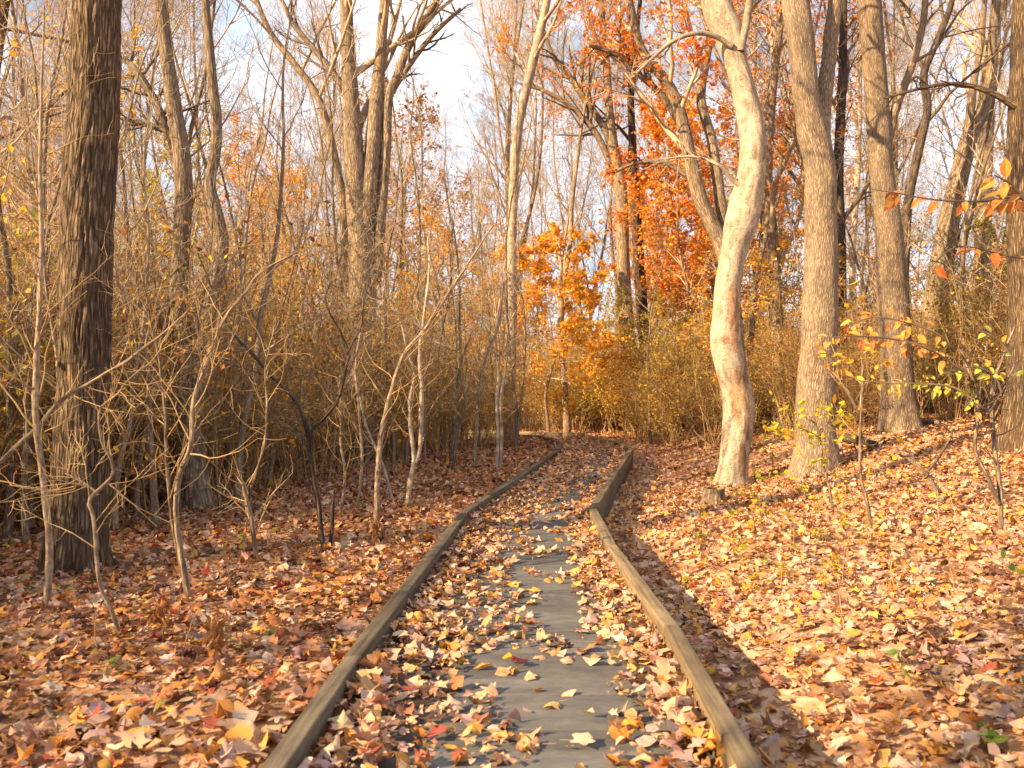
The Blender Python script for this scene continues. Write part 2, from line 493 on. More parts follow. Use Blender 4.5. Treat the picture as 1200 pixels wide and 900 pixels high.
def ground(x, y):
    x = np.asarray(x, float); y = np.asarray(y, float)
    d = x - xr(np.clip(y, -4, 22))
    u = np.maximum(d - 1.9, 0)
    rise = 1.15 * (1 - np.exp(-(u / 4.2) ** 1.25)) * (0.35 + 0.65 * smooth(5, 12, y)) * (1 - 0.6 * smooth(20, 45, y))
    dip = -0.22 * np.exp(-((y - 17) / 4.0) ** 2) * np.exp(-((d - 0.3) / 1.3) ** 2)
    dip = dip - 0.17 * smooth(0.5, 2.5, y) * (1 - smooth(13, 17, y)) * np.exp(-((d - 0.25) / 0.75) ** 2)
    z = rise + dip + wobble(x, y)
    dl = xl(np.clip(y, -4, 22)) - x
    z = z + 0.05 * np.exp(-((dl - 0.2) / 0.8) ** 2) * (y < 22)
    pit = np.minimum(smooth(-0.06, 0.10, np.minimum(x - xl(y), xr(y) - x)), smooth(23.2, 22.5, y))
    z = z * (1 - pit) - 0.17 * pit
    z = np.where(inside(x, y, -0.02) & (y > 21.5), -0.2, z)
    return z
def at_px(px, py, D):
    return np.array([(px - 600) / FOC * D, D, CAM_H - (py - 450) / FOC * D])
def base_on_ground(px, D):
    x = (px - 600) / FOC * D
    return x, float(ground(x, D))

def axis(lo, hi, fine_lo, fine_hi, step, grow=1.25):
    a = list(np.arange(fine_lo, fine_hi + step * .5, step))
    s, p = step, fine_hi
    while p < hi:
        s *= grow; p += s; a.append(min(p, hi))
    s, p = step, fine_lo
    while p > lo:
        s *= grow; p -= s; a.insert(0, max(p, lo))
    return np.array(a)
gx = axis(-600, 600, -9, 12, 0.14)
gy = axis(-200, 900, -3, 27, 0.14)
X, Y = np.meshgrid(gx, gy)
Z = ground(X, Y)
g = Geo()
nx, ny = len(gx), len(gy)
ii = (np.arange(ny - 1)[:, None] * nx + np.arange(nx - 1)[None]).ravel()
g.add(np.stack([X, Y, Z], -1), np.stack([ii, ii + 1, ii + nx + 1, ii + nx], -1))
m, t, out = newmat('leaf_mould')
b = N(t, 'ShaderNodeBsdfPrincipled', Roughness=0.9)
v = mapped(t, (1, 1, 1), None)
vo = N(t, 'ShaderNodeTexVoronoi', Scale=13.0)
nd = N(t, 'ShaderNodeTexNoise', Scale=9.0, Detail=4.0)
t.links.new(v, nd.inputs['Vector'])
mxv = N(t, 'ShaderNodeMix', data_type='RGBA'); mxv.inputs['Factor'].default_value = 0.12
t.links.new(v, mxv.inputs['A']); t.links.new(nd.outputs['Color'], mxv.inputs['B'])
t.links.new(mxv.outputs['Result'], vo.inputs['Vector'])
se = N(t, 'ShaderNodeSeparateColor')
t.links.new(vo.outputs['Color'], se.inputs['Color'])
r_ = ramp(t, [(0.0, (0.10, 0.05, 0.025)), (0.25, (0.28, 0.13, 0.055)), (0.5, (0.42, 0.20, 0.07)), (0.75, (0.50, 0.29, 0.15)), (1.0, (0.56, 0.38, 0.24))])
t.links.new(se.outputs['Red'], r_.inputs['Fac'])
t.links.new(r_.outputs['Color'], b.inputs['Base Color'])
bp = N(t, 'ShaderNodeBump', Strength=0.7, Distance=0.03)
t.links.new(vo.outputs['Distance'], bp.inputs['Height'])
t.links.new(bp.outputs['Normal'], b.inputs['Normal'])
t.links.new(b.outputs['BSDF'], out.inputs['Surface'])
GROUND = tag(link('ground', g.mesh('ground', m)), kind='structure')

# ------------------------------------------------------------------ boardwalk: planks, kerb rails, stringers
def wood_mat(name, c1, c2, c3, rough=0.8, grain=(1.2, 26, 26), bump=0.5, blot=0.62):
    m, t, out = newmat(name)
    L = t.links.new
    b = N(t, 'ShaderNodeBsdfPrincipled', Roughness=rough)
    b.inputs['Specular IOR Level'].default_value = 0.3
    oi = N(t, 'ShaderNodeObjectInfo')
    a = N(t, 'ShaderNodeAttribute', attribute_name='tc')
    off = N(t, 'ShaderNodeVectorMath', operation='SCALE'); off.inputs[0].default_value = (37, 19, 53)
    L(oi.outputs['Random'], off.inputs['Scale'])
    ad = N(t, 'ShaderNodeVectorMath', operation='ADD')
    L(a.outputs['Vector'], ad.inputs[0]); L(off.outputs['Vector'], ad.inputs[1])
    mp = N(t, 'ShaderNodeMapping', Scale=grain)
    L(ad.outputs['Vector'], mp.inputs['Vector'])
    n1 = N(t, 'ShaderNodeTexNoise', Scale=1.0, Detail=6.0, Roughness=0.6, Distortion=0.5)
    L(mp.outputs['Vector'], n1.inputs['Vector'])
    mp2 = N(t, 'ShaderNodeMapping', Scale=(2.2, 5, 5))
    L(ad.outputs['Vector'], mp2.inputs['Vector'])
    n2 = N(t, 'ShaderNodeTexNoise', Scale=1.0, Detail=6.0, Roughness=0.7)
    L(mp2.outputs['Vector'], n2.inputs['Vector'])
    r1 = ramp(t, [(0.33, c1), (0.52, c2), (0.7, c3)])
    L(n1.outputs['Fac'], r1.inputs['Fac'])
    r2 = ramp(t, [(0.3, (blot, blot, blot * .97)), (0.66, (1.2, 1.18, 1.12))])
    L(n2.outputs['Fac'], r2.inputs['Fac'])
    mu = N(t, 'ShaderNodeMix', data_type='RGBA', blend_type='MULTIPLY'); mu.inputs['Factor'].default_value = 1
    L(r1.outputs['Color'], mu.inputs['A']); L(r2.outputs['Color'], mu.inputs['B'])
    mr = N(t, 'ShaderNodeMapRange'); mr.inputs['To Min'].default_value = 0.85; mr.inputs['To Max'].default_value = 1.15
    L(oi.outputs['Random'], mr.inputs['Value'])
    vm = N(t, 'ShaderNodeVectorMath', operation='SCALE')
    L(mu.outputs['Result'], vm.inputs[0]); L(mr.outputs['Result'], vm.inputs['Scale'])
    L(vm.outputs['Vector'], b.inputs['Base Color'])
    bp = N(t, 'ShaderNodeBump', Strength=bump, Distance=0.006)
    L(n1.outputs['Fac'], bp.inputs['Height']); L(bp.outputs['Normal'], b.inputs['Normal'])
    L(b.outputs['BSDF'], out.inputs['Surface'])
    return m
M['deck'] = wood_mat('weathered_deck', (0.098, 0.093, 0.092), (0.118, 0.111, 0.108), (0.14, 0.132, 0.126), 0.8, grain=(9, 14, 14), bump=0.35, blot=0.6)
M['rail'] = wood_mat('weathered_rail', (0.105, 0.075, 0.045), (0.185, 0.135, 0.08), (0.26, 0.20, 0.125), 0.85)
M['rail_grey'] = wood_mat('dark_grey_rail', (0.06, 0.046, 0.032), (0.115, 0.09, 0.062), (0.175, 0.142, 0.102), 0.85)  # darker grey-brown timber for the left rail and all stringers

BOARD = empty('boardwalk', (0, 0, 0))
tag(BOARD, kind='structure')

def beam(name, A, B, wdt, z0, z1, mat, parent, bev=0.009, segs=None, sag=0.0015, r=rng):
    """a squared timber from A to B (plan points), slightly rounded and uneven, as one mesh"""
    A = np.array(A, float); B = np.array(B, float)
    d = B - A; Ln = np.linalg.norm(d); d /= Ln
    nrm2 = np.array([-d[1], d[0]])
    h = (z1 - z0); w = wdt / 2
    prof = np.array([(-w, 0), (-w, h - bev), (-w + bev * .35, h - bev * .3), (-w + bev, h), (0, h + 0.002), (w - bev, h), (w - bev * .35, h - bev * .3), (w, h - bev), (w, 0)])
    n = segs or max(3, int(Ln / 0.25))
    s = np.linspace(0, Ln, n)
    k = len(prof)
    V = np.zeros((n, k, 3)); TC = np.zeros((n, k, 3))
    for i in range(n):
        sc = np.array([1, 1.0])
        p = prof + np.array([0.5, 1]) * r.normal(size=2) * sag
        if i in (0, n - 1):
            p = (p - [0, h / 2]) * [0.93, 0.96] + [0, h / 2]
        q = A + d * s[i]
        V[i, :, 0] = q[0] + nrm2[0] * p[:, 0]
        V[i, :, 1] = q[1] + nrm2[1] * p[:, 0]
        V[i, :, 2] = z0 + np.maximum(p[:, 1], 0)
        TC[i, :, 0] = s[i]; TC[i, :, 1] = prof[:, 0]; TC[i, :, 2] = prof[:, 1]
    g = Geo()
    a = np.arange(k - 1)
    F = np.concatenate([np.stack([i * k + a + 1, i * k + a, (i + 1) * k + a, (i + 1) * k + a + 1], -1) for i in range(n - 1)])
    g.add(V, F, None, TC)
    cap = np.array([[0, j, j + 1] for j in range(1, k - 1)])
    g.add(V[0], cap[:, ::-1], None, TC[0]); g.add(V[-1], cap, None, TC[-1])
    return link(name, g.mesh(name, mat, smooth=False), parent)

# planks laid across, following the bends
def stations():
    ys = [0.3]
    while ys[-1] < 21.4: ys.append(ys[-1] + 0.205)
    S_ = [(np.array([xl(y), y]), np.array([xr(y), y + .12 * smooth(16, 21, y)])) for y in ys]
    L_, R_ = S_[-1]
    for (La, Ra) in [((.55, 21.75), (1.75, 22.75)), ((.1, 21.95), (1.0, 23.2)), ((-.5, 22.3), (.1, 23.7)), ((-1.2, 22.7), (-.9, 24.2)), ((-7, 23.4), (-7, 24.9))]:
        La, Ra = np.array(La), np.array(Ra)
        m_ = max(1, int(round(np.linalg.norm((La + Ra - L_ - R_) / 2) / .205)))
        S_ += [(L_ + (La - L_) * k / m_, R_ + (Ra - R_) * k / m_) for k in range(1, m_ + 1)]
        L_, R_ = La, Ra
    return S_
ST = stations()
for (L0, R0), (L1, R1) in zip(ST[:-1], ST[1:]):
    u = nrm(R0 - L0) * 0.05
    ga = 0.012
    q = [L0 + (L1 - L0) * ga - u, R0 + (R1 - R0) * ga + u, R1 - (R1 - R0) * ga + u, L1 - (L1 - L0) * ga - u]
    zt = rng.normal() * 0.0010
    g = Geo()
    top = np.array([[p[0], p[1], zt] for p in q])
    ctr = top.mean(0)
    inner = ctr + (top - ctr) * [0.998, 0.97, 1]
    rim = top.copy(); rim[:, 2] -= 0.003
    bot = top.copy(); bot[:, 2] -= 0.038
    v = np.concatenate([inner, rim, bot])
    f = [[0, 1, 2, 3]] + [[4 + j, 4 + (j + 1) % 4, (j + 1) % 4, j] for j in range(4)] + [[8 + j, 8 + (j + 1) % 4, 4 + (j + 1) % 4, 4 + j] for j in range(4)]
    g.add(v, f, None, v.copy())
    link('deck_plank', g.mesh('deck_plank', M['deck'], smooth=False), BOARD)

def offset_line(P, d):
    return P + d
def rails(P, sgn, mat, joints):
    for i in range(len(P) - 1):
        A, B = P[i], P[i + 1]
        if B[1] < 0.5: continue
        if A[1] < 0: A = A + (B - A) * ((0.2 - A[1]) / (B[1] - A[1]))
        Ln = np.linalg.norm(B - A)
        n = joints.get(i, 1)
        for k in range(n):
            a = A + (B - A) * (k / n); c = A + (B - A) * ((k + 1) / n)
            e = nrm(c - a) * 0.009
            sh_ = rng.normal(size=2) * 0.004
            beam('kerb_rail', a + e + sh_, c - e + sh_, 0.088, 0.004, 0.15 + rng.normal() * 0.004, mat, BOARD)
        e = nrm(B - A) * 0.004
        beam('stringer', A + e, B - e, 0.07, -0.30, -0.042, M['rail_grey'], BOARD, bev=0.004)
rails(LPTS, -1, M['rail_grey'], {5: 1, 6: 1})
rails(RPTS, 1, M['rail'], {})

# ------------------------------------------------------------------ fallen leaves
def litter(name, pos, r, tilt, size, shapes, parent=None, pal=PAL_LITTER, curl=0.5):
    g = Geo()
    n = len(pos)
    which = r.choice(len(shapes), n, p=[s[0] for s in shapes])
    nr = np.concatenate([tilt * r.normal(size=(n, 2)), np.ones((n, 1))], 1)
    sz = size[0] * .55 + (size[1] - size[0] * .55) * r.random(n) ** 1.6
    c = pick(r, pal, n)
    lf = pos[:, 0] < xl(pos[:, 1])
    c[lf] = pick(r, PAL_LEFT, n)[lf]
    for k, s in enumerate(shapes):
        w = which == k
        leaves(g, s[1], pos[w], sz[w], nr[w], r, c[w], curl)
    return g

def deck_clear(px, py):
    """how bare the deck is at a point, following the swept strip down its middle"""
    yy = [505, 530, 550, 590, 640, 700, 740, 780, 820, 880, 950]
    lo = [700, 700, 694, 642, 588, 590, 610, 525, 560, 590, 600]
    hi = [706, 716, 716, 682, 680, 690, 700, 745, 735, 740, 745]
    a, b = np.interp(py, yy, lo), np.interp(py, yy, hi)
    return smooth(-8, np.interp(py, [520, 600, 800], [7, 14, 40]), np.minimum(px - a, b - px))

r = np.random.default_rng(21)
# candidates on the deck
n = 160000
yy = 1.2 + 22 * r.random(n) ** 1.0
u = r.random(n)
xx = xl(yy) + 0.05 + (xr(yy) - xl(yy) - 0.1) * u
px = 600 + FOC * xx / yy; py = 450 + FOC * CAM_H / yy
patch = 0.5 + 0.5 * np.sin(4.1 * xx + 1.7 * np.sin(2.9 * yy)) * np.sin(5.2 * yy + 1.6 * np.sin(4 * xx) + np.sin(1.7 * yy))
keep = (1 - np.interp(yy, [8, 13], [0.975, 0.8]) * deck_clear(px, py) * (1 - 0.8 * smooth(0.50, 0.68, patch)))
edge = np.maximum(smooth(0.35, 0.0, u), smooth(0.7, 1.0, u))
dens = 330 + 600 * edge
area = 22 * 1.45
prob = keep * dens * area / n
w = r.random(n) < prob * np.where(yy < 9, 1.0, 0.95)
dx, dy, du = xx[w], yy[w], u[w]
ed = np.maximum(smooth(0.28, 0.0, du), smooth(0.80, 1.0, du))
cl = deck_clear(px[w], py[w])
dz = 0.012 + (0.028 * r.random(len(dx)) + 0.075 * ed * r.random(len(dx))) * (1 - 0.8 * cl)
deck_pos = np.stack([dx, dy, dz], -1)

# candidates on the ground
def ground_pts(y0, y1, dens, r, z0, z1):
    A = []
    n = int(dens * (y1 - y0) * (1.7 * y1 + 5))
    y = y0 + (y1 - y0) * r.random(n); x = (r.random(n) - 0.5) * (1.7 * y1 + 5) + 0.6
    lim = np.abs(x) < 0.78 * y + 1.6
    x, y = x[lim], y[lim]
    ok = ~inside(x, y, 0.07)
    x, y = x[ok], y[ok]
    z = ground(x, y) + z0 + (z1 - z0) * r.random(len(x))
    return np.stack([x, y, z], -1)
NEAR_SH = [(0.42, MAPLE), (0.1, STAR), (0.14, OAK), (0.2, BEECH), (0.14, ROUGH)]
MID_SH = [(0.35, MAPLE), (0.65, ROUGH)]
FAR_SH = [(0.35, ROUGH), (0.65, DIAMOND)]
near = ground_pts(1.3, 6.5, 560, r, 0.006, 0.05)
mid = ground_pts(6.5, 14, 360, r, 0.006, 0.055)
far = ground_pts(14, 30, 170, r, 0.006, 0.06)

# the 300 nearest in view become leaves of their own
def visible(p):
    sx = 600 + FOC * p[:, 0] / p[:, 1]; sy = 450 + FOC * (CAM_H - p[:, 2]) / p[:, 1]
    return (sx > 5) & (sx < 1195) & (sy < 890)
protos = []
rp = np.random.default_rng(77)
for k, sh in enumerate([STAR, MAPLE, MAPLE, MAPLE, OAK, BEECH, MAPLE, ROUGH, BEECH, MAPLE]):
    gg = Geo()
    leaves(gg, sh, np.zeros((1, 3)), np.ones(1), np.array([[0., 0., 1.]]), rp, np.ones((1, 3)), 0.75, spin=np.zeros(1))
    # a stalk
    tubes(gg, np.array([[0, -.45, 0.0], [0.02, -.7, 0.03], [0.06, -.95, 0.05]]), np.array([0.012, 0.01, 0.008]), 3)
    me_ = gg.mesh('fallen_leaf', M['leafobj'])
    protos.append(me_)
def single_leaf(p, size, colour, parent, r, proto=None, tilt=0.35):
    o = link('fallen_leaf', protos[int(r.integers(len(protos)))] if proto is None else protos[proto], parent)
    o.location = p
    o.scale = (size,) * 3
    o.rotation_euler = (tilt * r.normal(), tilt * r.normal(), r.random() * 6.28)
    o.color = (*colour, 1)
    return o
def singles(P, count, parent, r, tilt):
    vis = np.where(visible(P))[0]
    # those that lie on top, nearest first
    order = vis[np.argsort(P[vis, 1] - 22 * (P[vis, 2] - (0 if parent is BOARD else ground(P[vis, 0], P[vis, 1]))))][:count]
    cols = pick(r, PAL_LITTER, len(order))
    for q, c in zip(order, cols):
        p = P[q].copy(); p[2] += 0.008
        single_leaf(p, 0.055 + 0.05 * r.random(), c, parent, r, tilt=tilt)
    return np.delete(P, order, 0)
deck_pos = singles(deck_pos, 150, BOARD, r, 0.3)
near = singles(near, 150, GROUND, r, 0.3)
# leaves that catch the eye, each a thing
for (px_, py_, s_, c_, pr, lab) in [
        (443, 784, .10, (0.40, 0.03, 0.025), 2, 'bright red maple leaf among tan leaves beside the left kerb rail'),
        (608, 776, .095, (0.15, 0.015, 0.02), 2, 'dark crimson leaf in the middle of the boardwalk'),
        (596, 774, .07, (0.72, 0.38, 0.03), 7, 'yellow leaf touching the dark crimson leaf on the boardwalk'),
        (622, 872, .11, (0.55, 0.27, 0.13), 6, 'lone tan leaf lying flat on the bare grey planks nearest the camera'),
        (690, 838, .05, (0.72, 0.47, 0.20), 7, 'small round yellowish leaf alone on the bare planks'),
        (785, 826, .16, (0.70, 0.48, 0.31), 1, 'very large pale maple leaf close to the right kerb rail'),
        (646, 824, .08, (0.66, 0.38, 0.16), 3, 'light orange leaf at the edge of the small heap on the planks'),
        (683, 870, .10, (0.68, 0.48, 0.33), 2, 'pale cream leaf at the right edge of the bare planks')]:
    D_ = CAM_H * FOC / (py_ - 450)
    o = single_leaf(((px_ - 600) / FOC * D_ * 0.985, D_ * 0.985, 0.05 if s_ > .12 else 0.03), s_, c_, None, r, proto=pr, tilt=0.12)
    tag(o, lab, 'leaf')

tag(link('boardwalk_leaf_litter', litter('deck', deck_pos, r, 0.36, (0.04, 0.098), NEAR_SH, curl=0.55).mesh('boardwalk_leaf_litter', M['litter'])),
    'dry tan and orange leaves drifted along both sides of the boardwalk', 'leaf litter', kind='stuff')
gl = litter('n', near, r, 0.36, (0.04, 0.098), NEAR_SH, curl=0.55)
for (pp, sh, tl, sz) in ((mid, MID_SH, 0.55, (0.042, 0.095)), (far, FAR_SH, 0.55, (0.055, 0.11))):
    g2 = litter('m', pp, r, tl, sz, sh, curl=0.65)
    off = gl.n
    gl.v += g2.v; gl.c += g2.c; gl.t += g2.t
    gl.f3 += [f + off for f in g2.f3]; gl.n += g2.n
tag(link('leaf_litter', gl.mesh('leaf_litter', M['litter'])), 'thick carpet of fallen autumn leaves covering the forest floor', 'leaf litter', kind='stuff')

# ------------------------------------------------------------------ trees
def vnoise(th, s, fx, fs, r, warp=0.0):
    """smooth value noise on a cylinder, periodic round it: th (1,1,k), s (B,n,1)"""
    G = r.random((int(np.ceil(s.max() * fs)) + 4, fx))
    u = th / (2 * np.pi) * fx + 0 * s
    w = s * fs + 0 * th
    if warp: u = u + warp * np.sin(w * 1.7 + 2 * np.sin(u * 0.6))
    i = np.floor(u).astype(int); j = np.floor(w).astype(int)
    fu, fw = u - i, w - j
    fu = fu * fu * (3 - 2 * fu); fw = fw * fw * (3 - 2 * fw)
    j = np.clip(j, 0, G.shape[0] - 2)
    a = G[j, i % fx] * (1 - fu) + G[j, (i + 1) % fx] * fu
    b_ = G[j + 1, i % fx] * (1 - fu) + G[j + 1, (i + 1) % fx] * fu
    return a * (1 - fw) + b_ * fw

def flare_mod(r, amt=0.35, h=0.3, roots=5, rough=0.08, ridges=0, rdepth=0.05, burl=0.0):
    ph = r.random() * 6.28
    def f(th, s, R):
        o = 1 + amt * np.exp(-s / h) * (0.65 + 0.5 * np.cos(roots * th + ph + np.sin(2 * th)))
        o = o + rough * (vnoise(th, s, 5, 2.2, r) - 0.5)
        if burl: o = o + burl * np.maximum(vnoise(th, s, 4, 1.3, r) - 0.62, 0) * 2.5
        if ridges:
            a = vnoise(th, s, ridges, 3.0, r, 0.9)
            b_ = vnoise(th, s, ridges * 2, 9.0, r, 0.7)
            rd = np.minimum(np.abs(a - 0.5) * 4, 1.0)
            o = o + rdepth * (rd - 0.6) + rdepth * 0.5 * (b_ - 0.5)
        return o
    return f

def px_line(pts, D, r, wob=0.0):
    P = np.array([at_px(p[0], p[1], D) for p in pts]); R = np.array([p[2] / 2 / FOC * D for p in pts])
    if wob: P[1:, 1] += np.cumsum(r.normal(size=len(P) - 1)) * wob
    return P, R

def leaf_on(Q, r, per, size, pal, shape, g, jitter=0.06, flat=0.7, droop=0.0, curl=0.3):
    """leaves along a batch of twigs"""
    B, n, _ = Q.shape
    t = 0.25 + 0.75 * r.random((B, per))
    f = t * (n - 1); i = np.clip(f.astype(int), 0, n - 2); w = (f - i)[..., None]
    bi = np.arange(B)[:, None]
    p = (Q[bi, i] * (1 - w) + Q[bi, i + 1] * w).reshape(-1, 3)
    p = p + jitter * r.normal(size=p.shape)
    nn = r.normal(size=p.shape) * (1 - flat) + np.array([0, 0, flat]) + 0.3 * r.normal(size=p.shape)
    leaves(g, shape, p, size * (0.7 + 0.6 * r.random(len(p))), nn, r, pick(r, pal, len(p)), curl)

def crown_of(stems, r, spec, gc, gf=None):
    """limbs, branches, twigs growing from a list of (P, R) stems; leaves if the spec has them"""
    twigs = []
    for P, R, sp in stems:
        s = dict(spec); s.update(sp or {})
        l1, r1 = sprout(P[None], R[None], s['limbs'], r, s['t0'], 0.98, s['ang'], 12, npts=8, wander=s['wander'], up=s['up'], rr=s.get('rr', 0.5), rend=0.3, L=s['len'], taper=s.get('taper', 0.55), rmin=s.get('rmin', 0.004) * 2)
        l2, r2 = sprout(l1, r1, s['sub'], r, 0.2, 1.0, 42, 14, ratio=0.5, npts=6, wander=0.16, up=s['up'] * .8, rr=0.6, rmin=s.get('rmin', 0.004) * 1.3)
        l3, r3 = sprout(l2, r2, s['twig'], r, 0.15, 1.0, 42, 15, ratio=0.55, npts=5, wander=0.16, up=0.03, rr=0.6, rmin=s.get('rmin', 0.004))
        tubes(gc, l1, r1, 6); tubes(gc, l2, r2, 4); tubes(gc, l3, r3, 3)
        ends = [l3]
        if s.get('fine', 0):
            l4, r4 = sprout(l3, r3, s['fine'], r, 0.2, 1.0, 40, 15, ratio=0.6, npts=3, wander=0.2, up=0.02, rr=0.7, rmin=s.get('rmin', 0.004) * 0.8)
            tubes(gc, l4, r4, 3)
            ends.append(l4)
        twigs += ends
        if gf is not None and s.get('leaves', 0):
            for e in ends:
                leaf_on(e, r, s['leaves'], s['lsize'], s['pal'], s.get('lshape', DIAMOND), gf, flat=s.get('flat', 0.5))
    return twigs

def assemble(root, gt, mt, gc=None, mc=None, gf=None, mf=None):
    o = link('trunk', gt.mesh('trunk', mt), root)
    if gc is not None and gc.n: link('crown', gc.mesh('crown', mc or mt), root)
    if gf is not None and gf.n: link('foliage', gf.mesh('foliage', mf or M['leaf'], smooth=False), root)
    return root

def localise(root, *geos):
    loc = np.array(root.location)
    for g in geos:
        if g is not None: g.v = [v - loc for v in g.v]

def rise_above(P, R, r, top, lean=(0.02, 0.02), endr=0.03):
    """carry a stem on above the picture's upper edge to its own height"""
    p, d = P[-1], nrm(P[-1] - P[-2])
    h = top - p[2]
    if h <= 0.5: return P, R
    n = max(3, int(h / 1.2))
    out, rr = [], []
    for k in range(1, n + 1):
        d = nrm(d + 0.10 * r.normal(size=3) * np.array([1, 1, .3]) + np.array([lean[0], lean[1], 0.25]))
        p = p + d * h / n
        out.append(p); rr.append(R[-1] + (endr - R[-1]) * k / n)
    return np.concatenate([P, out]), np.concatenate([R, rr])

BARE = dict(limbs=10, t0=0.45, ang=42, len=3.6, wander=0.11, up=0.07, sub=5, twig=4, fine=2, rmin=0.004)

def hero(name, label, cat, stems, D, mat, seed, top=13.0, sides=40, rings=150, spec=None, mod=None, twig=None, limbs=(), paint=None):
    """a tree traced from its stems (picture px, px, width) standing at distance D"""
    r = np.random.default_rng(seed)
    spec = dict(BARE, **(spec or {}))
    bx, bz = base_on_ground(stems[0][0][0], D)
    root = empty(name, (bx, D, bz), label, cat)
    gt, gc = Geo(), Geo()
    gf = Geo() if spec.get('leaves') else None
    main = []
    for k, st in enumerate(stems):
        P, R = px_line(st, D, r, 0.03)
        if k == 0:
            P[0, 2] = bz - 0.12
        ext = st[-1][1] < 25
        if ext: P, R = rise_above(P, R, r, top * (1 - 0.06 * k), endr=max(0.03, R[-1] * 0.3))
        P, R = resample(P, R, rings if k == 0 else int(rings * .7))
        # the inside of a fork starts within its parent
        md = mod if (mod is not None and k == 0) else flare_mod(r, 0.0 if k else 0.3, 0.25, 4, 0.07)
        tubes(gt, P, R, sides if k == 0 else max(12, int(sides * .7)), None, md, cap=True)
        if paint is not None and k == 0:
            gt.c[0] = paint(gt.v[0])
        main.append((P[::3], R[::3], None))
    crown_of(main, r, spec, gc, gf)
    extra = []
    for lb in limbs:
        P, R = px_line(lb, D, r, 0.05)
        P, R = resample(P, R, 24)
        gl_ = Geo(); tubes(gl_, P, R, 9)
        l2, r2 = sprout(P[None], R[None], 9, r, 0.3, 1.0, 42, 14, ratio=0.35, npts=6, wander=0.14, up=0.04, rr=0.5, rmin=0.005)
        l3, r3 = sprout(l2, r2, 6, r, 0.2, 1.0, 40, 14, ratio=0.5, npts=5, wander=0.15, up=0.03, rmin=0.004)
        tubes(gl_, l2, r2, 4); tubes(gl_, l3, r3, 3)
        if gf is not None: leaf_on(l3, r, spec['leaves'], spec['lsize'], spec['pal'], spec.get('lshape', DIAMOND), gf, flat=spec.get('flat', .5))
        extra.append(gl_)
    localise(root, gt, gc, gf, *extra)
    assemble(root, gt, mat, gc, twig or M['twig'], gf)
    for gl_ in extra: link('limb', gl_.mesh('limb', mat), root)
    return root

rs = np.random.default_rng(3)
def scars(v):
    """two long wounds where the bark has come away and the wood shows reddish brown"""
    c = np.ones_like(v)
    for (px_, py_, hw, hh, col) in [(858, 372, 7, 42, (.98, .74, .57)), (861, 462, 7, 34, (.88, .68, .53)), (872, 468, 4, 52, (.62, .50, .42)), (852, 400, 9, 5, (.8, .62, .5)), (866, 540, 5, 24, (.72, .58, .46))]:
        q = at_px(px_, py_, 12.6)
        d = ((v[:, 0] - q[0]) / (hw * .0126)) ** 2 + ((v[:, 2] - q[2]) / (hh * .0126)) ** 2
        d = d + 0.35 * np.sin(v[:, 2] * 31 + v[:, 0] * 17) * np.sin(v[:, 2] * 13)
        w = smooth(1.15, 0.8, d) * (v[:, 1] < 12.6)
        c = c * (1 - w[:, None]) + np.array(col) * w[:, None]
    return c
hero('oak_tree', 'stout dark tree with deeply furrowed bark at the left edge', 'tree',
     [[(91, 668, 74), (93, 640, 66), (95, 580, 61), (98, 500, 58), (100, 430, 57), (104, 320, 57), (107, 200, 56), (112, 110, 54), (118, 0, 51), (126, -160, 46), (134, -400, 40)]],
     6.74, M['oak'], 41, top=12, sides=150, rings=330, mod=flare_mod(rs, 0.32, 0.22, 6, 0.06, ridges=34, rdepth=0.07), spec=dict(t0=0.62, limbs=9))
hero('twin_stem_tree', 'crooked two-stemmed grey tree rising behind the thicket beside the stout dark tree', 'tree',
     [[(230, 602, 40), (226, 540, 31), (219, 450, 26), (209, 350, 21), (212, 280, 20), (216, 200, 20), (207, 130, 18), (197, 60, 15), (190, 0, 13), (182, -80, 12)],
      [(226, 560, 22), (229, 470, 21), (236, 390, 20), (250, 335, 20), (257, 285, 19), (252, 250, 17), (244, 215, 14), (250, 180, 13), (252, 140, 12), (246, 80, 11), (240, 0, 9), (238, -60, 8)]],
     9.8, M['grey'], 42, top=11, sides=36, rings=140, limbs=[[(209, 200, 12), (195, 165, 11), (180, 120, 10), (160, 85, 9), (140, 65, 7), (118, 55, 4)], [(213, 175, 8), (190, 152, 7), (150, 140, 6), (135, 138, 3)]],
     spec=dict(t0=0.5, limbs=7))
hero('branching_tree', 'tall grey tree splitting into several upright stems left of the boardwalk', 'tree',
     [[(428, 545, 42), (427, 480, 36), (425, 400, 33), (424, 300, 30), (419, 240, 26), (414, 150, 21), (408, 50, 16), (406, 0, 14), (404, -60, 12)],
      [(425, 320, 22), (429, 260, 22), (434, 210, 20), (440, 130, 17), (446, 60, 13), (450, 0, 12), (455, -60, 10)],
      [(441, 330, 12), (445, 270, 13), (452, 175, 12), (455, 115, 11), (465, 90, 10), (480, 50, 9), (510, 0, 7), (530, -40, 5)],
      [(397, 420, 13), (396, 360, 12), (403, 260, 11), (395, 200, 10), (375, 120, 9), (345, 75, 8), (318, 40, 7), (300, 0, 6)]],
     16.0, M['grey'], 43, top=17, sides=30, rings=110, limbs=[[(414, 150, 9), (400, 100, 8), (370, 60, 7), (345, 30, 6), (330, 0, 5)], [(440, 140, 9), (470, 90, 7), (505, 45, 6), (540, 10, 4)]],
     spec=dict(limbs=14, t0=0.35, len=4.2, rmin=0.005))
